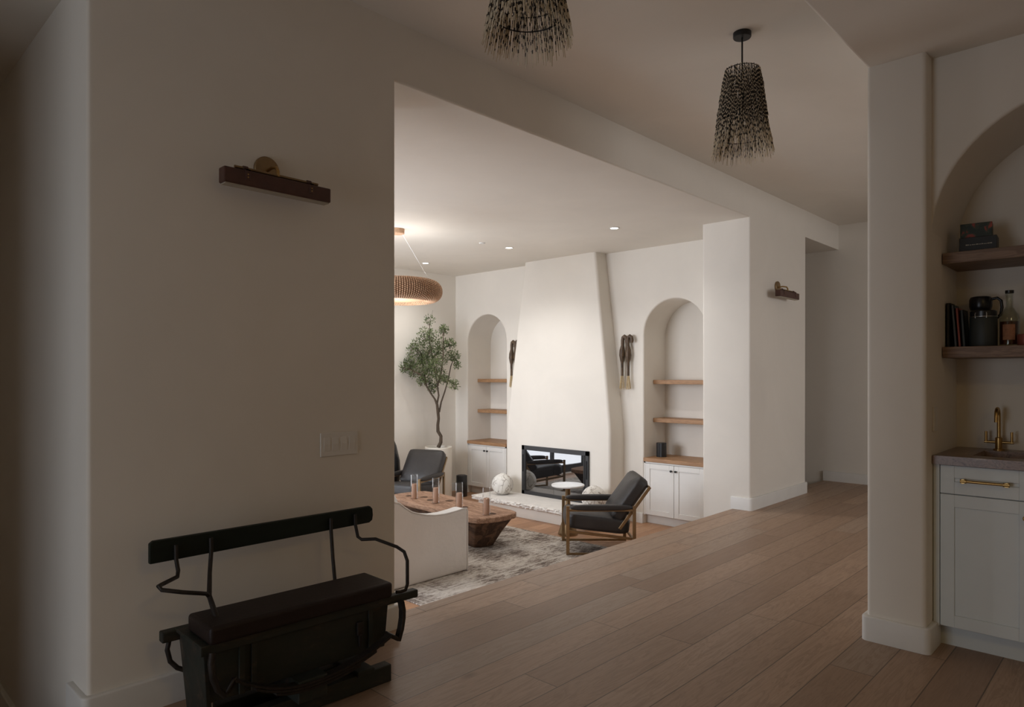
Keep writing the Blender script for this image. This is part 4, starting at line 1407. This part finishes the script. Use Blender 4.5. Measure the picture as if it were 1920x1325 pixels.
# axle block and beam on the floor
lb(MB(), 1.08, 1.752, 2.385, 2.435, 0.0, .072).build('axle_beam', M['bench_paint'], t, bevel=0.004)
lb(MB(), 1.08, 1.70, 2.53, 2.58, 0.0, .072).build('axle_beam', M['bench_paint'], t, bevel=0.004)
lb(MB(), 1.58, 1.66, 2.37, 2.60, .068, .090).build('cross_piece', M['bench_paint'], t, bevel=0.004)
lb(MB(), 1.30, 1.42, 2.33, 2.58, .068, .152).build('axle_block', M['bench_paint'], t, bevel=0.004)

# ------------------------------------------------------------------ wet bar
t = thing('bar_cabinet', 'pale grey shaker bar cabinet with brass pull beneath the stone counter', 'cabinet', (3.77, 0.22, 0))
m = MB()
m.box(.022, .52, -.576, .577, .105, .876)
m.box(.0, .022, .552, .577, .105, .876)
m.box(.0, .022, -.576, -.549, .105, .876)
m.build('body', M['cab_grey'], t)
B(.07, .09, -.576, .577, 0, .105).build('toe_kick', M['cab_grey'], t)
for k in range(3):
    y1 = .549 - k * .3665
    y0 = y1 - .3635
    dr_ = shaker_door(MB(), 0, y0, y1, .739, .872, .058, .006).build('drawer', M['cab_grey'], t, bevel=0.0015, seg=1)
    yc_ = (y0 + y1) / 2
    m = MB().tube([(-.036, yc_ - .083, .807), (-.036, yc_ + .083, .807)], .0065, 12)
    for s in (-1, 1):
        m.tube([(0, yc_ + s * .083, .807), (-.044, yc_ + s * .083, .807)], [.008, .0105], 12)
        m.tube([(-.036, yc_ + s * .070, .807), (-.036, yc_ + s * .094, .807)], .0098, 12)
    m.build('pull_handle', M['brass'], dr_, smooth=50)
    do_ = shaker_door(MB(), 0, y0, y1, .108, .735, .058, .006).build('door', M['cab_grey'], t, bevel=0.0015, seg=1)
    kb = MB().lathe([(.007, 0), (.006, .012), (.0125, .018), (.0135, .026), (.010, .031), (.0001, .032)], seg=18, caps=False)
    yk = y0 + .030 if k != 1 else y1 - .030
    kb.v = [(-z, yk + x, .665 + y) for x, y, z in kb.v]
    kb.build('knob', M['brass'], do_, smooth=50)

# counter with sink cut-out (four strips in one slab)
o = MB()
x0, x1, y0, y1 = 3.745, 4.298, -.355, .797
sx0, sx1, sy0, sy1 = 3.865, 4.165, .245, .655
o.box(x0, sx0, y0, y1, .876, .917)
o.box(sx1, x1, y0, y1, .876, .917)
o.box(sx0, sx1, y0, sy0, .876, .917)
o.box(sx0, sx1, sy1, y1, .876, .917)
tag(o.build('stone_countertop', M['stone']), 'mottled brown stone bar countertop around the small sink', 'countertop')
m = MB()
m.box(sx0 - .01, sx1 + .01, sy0 - .01, sy1 + .01, .765, .775)
m.box(sx0 - .01, sx0 + .002, sy0 - .01, sy1 + .01, .775, .8755)
m.box(sx1 - .002, sx1 + .01, sy0 - .01, sy1 + .01, .775, .8755)
m.box(sx0 + .002, sx1 - .002, sy0 - .01, sy0 + .002, .775, .8755)
m.box(sx0 + .002, sx1 - .002, sy1 - .002, sy1 + .01, .775, .8755)
t = thing('bar_sink', 'small grey undermount sink in the stone bar counter', 'sink', (0, 0, 0))
m.build('basin', M['sink'], t)
MB().lathe([(.001, .7755), (.028, .7755), (.03, .777), (.001, .778)], (4.02, .45, 0), 24, False).build('drain', M['steel'], t)

t = thing('bar_faucet', 'brass two-handle bar faucet with gooseneck spout behind the sink', 'faucet', (4.235, .605, .917))
MB().lathe([(.001, 0), (.024, 0), (.024, .006), (.016, .008), (.016, .062), (.012, .066), (.001, .066)], seg=24, caps=False).build('body', M['brass'], t, smooth=40)
sp_ = [(0, 0, .06), (0, 0, .175)] + [(-.038 + .038 * cos(a), 0, .175 + .038 * sin(a)) for a in [pi * k / 10 for k in range(1, 11)]] + [(-.077, 0, .155), (-.078, 0, .145)]
MB().tube(sp_, .0085, 12).build('spout', M['brass'], t, smooth=60)
for s in (-1, 1):
    h_ = MB().tube([(0, 0, .040), (0, s * .062, .040)], .0065, 12).build('handle', M['brass'], t, smooth=60)
    MB().tube([(0, s * .054, .036), (0, s * .054, .094)], .0062, 12).build('lever', M['brass'], h_, smooth=60)

# outlet plate on the pillar side
t = thing('wall_outlet', 'small outlet plate on the pillar side above the bar counter', 'outlet', (3.80, 0.80, 1.088))
B(-.036, .036, -.007, 0, -.058, .058).build('plate', M['switch'], t, bevel=0.002)
B(-.017, .017, -.009, -.006, -.034, .034).build('socket', M['switch'], t, bevel=0.001)

# bar shelves
for z, nm in ((1.907, 'upper'), (1.440, 'lower')):
    o = B(3.95, 4.298, -.355, .797, z - .055, z).build('bar_shelf', M['oak_dark'], bevel=0.003)
    tag(o, '%s smoked oak shelf in the arched bar niche' % nm, 'shelf', 'smoked oak shelves in the bar niche')
S1, S2 = 1.440, 1.907

# boxes on the upper shelf
t = thing('gift_box', 'black lidded box with faint pale lettering on the upper bar shelf', 'box', (4.10, .668, S2), radians(4))
B(-.055, .055, -.078, .078, 0, .080).build('body', M['book_black'], t, bevel=0.002)
m = MB()
rr = random.Random(2)
yy_ = .05
while yy_ > -.055:
    w_ = rr.uniform(.003, .009)
    hh = rr.uniform(.002, .0045)
    m.box(-.0562, -.0548, yy_ - w_, yy_, .040, .040 + hh)
    yy_ -= w_ + rr.uniform(.001, .004)
m.build('lettering', M['paper'], t)
o = B(-.05, .05, -.066, .066, 0, .070).build('floral_box', M['floral'], bevel=0.002)
o.location = (4.105, .678, S2 + .080)
o.rotation_euler = (0, 0, radians(6))
tag(o, 'dark box printed with red flowers on top of the black box', 'box')

def book(y, lean, th, h, mat, label, dpt=.11):
    t = thing('book', label, 'book', (4.02, y, S1 + .001), 0, 'books leaning at the left end of the bar shelf')
    R_ = Matrix.Rotation(lean, 3, 'X')
    for nm, bx, mt in (('cover', [(0, .0, 0, th, 0, h)], mat),):
        m = MB()
        m.box(0, .003, 0, th, 0, h)
        m.box(0, dpt, 0, .003, 0, h)
        m.box(0, dpt, th - .003, th, 0, h)
        m.v = [tuple(R_ @ Vector(p)) for p in m.v]
        m.build('cover', mt, t)
    m = B(.003, dpt - .004, .003, th - .003, .003, h - .003)
    m.v = [tuple(R_ @ Vector(p)) for p in m.v]
    m.build('pages', M['paper'], t)
    return t
book(.776, radians(0), .018, .222, M['book_black'], 'tall black book standing against the end of the bar shelf')
book(.745, radians(-4), .014, .212, M['book_grey'], 'grey blue book leaning second from the end of the bar shelf')
book(.728, radians(-4), .014, .195, M['book_red'], 'red spined book leaning on the lower bar shelf')
book(.709, radians(-3.5), .015, .185, M['book_dark'], 'dark green book leaning beside the red spined book')

t = thing('coffee_press', 'tall black coffee press with looped handle behind the canister', 'coffee press', (4.19, .675, S1))
MB().lathe([(.001, 0), (.040, 0), (.042, .004), (.042, .19), (.036, .20), (.001, .20)], seg=28, caps=False).build('body', M['steel'], t, smooth=40)
MB().lathe([(.043, .19), (.046, .195), (.050, .21), (.050, .245), (.044, .258), (.030, .262), (.001, .262)], seg=28, caps=False).build('lid', M['black_gloss'], t, smooth=40)
MB().tube([(0, -.046, .245), (0, -.070, .250), (0, -.086, .235), (0, -.090, .20), (0, -.084, .165), (0, -.066, .145), (0, -.042, .14)], .007, 10).build('handle', M['black_gloss'], t, smooth=60)
t = thing('clamp_canister', 'black coffee canister with wire clamp lid on the bar shelf', 'canister', (4.06, .643, S1))
MB().lathe([(.001, 0), (.056, 0), (.058, .004), (.058, .140), (.054, .146), (.001, .146)], seg=32, caps=False).build('body', M['book_dark'], t, smooth=40)
MB().lathe([(.001, .148), (.055, .148), (.056, .152), (.056, .174), (.052, .178), (.001, .178)], seg=32, caps=False).build('lid', M['black_gloss'], t, smooth=40)
m = MB()
m.tube([(.058 * cos(2 * pi * k / 30), .058 * sin(2 * pi * k / 30), .147) for k in range(31)], .0022, 6)
for a in (pi * .86, pi * 1.12):
    m.tube([(.059 * cos(a), .059 * sin(a), .140), (.061 * cos(a), .061 * sin(a), .158), (.056 * cos(a), .056 * sin(a), .166)], .0025, 6)
m.build('wire_clamp', M['steel'], t, smooth=60)
t = thing('spirit_bottle', 'clear glass spirit bottle with brown label and dark stopper on the bar shelf', 'bottle', (4.08, .540, S1))
MB().lathe([(.001, 0), (.040, 0), (.042, .004), (.042, .135), (.038, .155), (.022, .180), (.0145, .195), (.0145, .245), (.0165, .248), (.0165, .256), (.012, .256), (.011, .195), (.018, .180), (.0355, .152), (.0395, .133), (.0395, .008), (.001, .008)], seg=32, caps=False).build('bottle_body', M['bottle_glass'], t, smooth=40)
MB().lathe([(.001, .0085), (.039, .0085), (.039, .120), (.001, .120)], seg=32, caps=False).build('spirit', M['whisky'], t, smooth=40)
MB().lathe([(.001, .257), (.017, .257), (.018, .260), (.018, .272), (.001, .273)], seg=24, caps=False).build('stopper', M['black_gloss'], t, smooth=40)
m = MB()
for k in range(13):
    a = pi * 1.02 + radians(-34 + 68 * k / 12)
    m.v += [(.0428 * cos(a), .0428 * sin(a), .03), (.0428 * cos(a), .0428 * sin(a), .105), (.0436 * cos(a), .0436 * sin(a), .03), (.0436 * cos(a), .0436 * sin(a), .105)]
for k in range(12):
    i = 4 * k
    m.f += [(i + 2, i + 3, i + 7, i + 6), (i, i + 4, i + 5, i + 1), (i + 1, i + 5, i + 7, i + 3), (i, i + 2, i + 6, i + 4)]
m.f += [(0, 1, 3, 2), (48, 50, 51, 49)]
m.build('label', M['label'], t)
o = MB().lathe([(.001, 0), (.034, 0), (.036, .004), (.036, .05), (.034, .054), (.031, .054), (.030, .02), (.001, .018)], seg=28, caps=False).build('enamel_cup', M['copper'], smooth=40)
o.location = (4.03, .468, S1)
tag(o, 'small red copper cup on the bar shelf right of the bottle', 'cup')
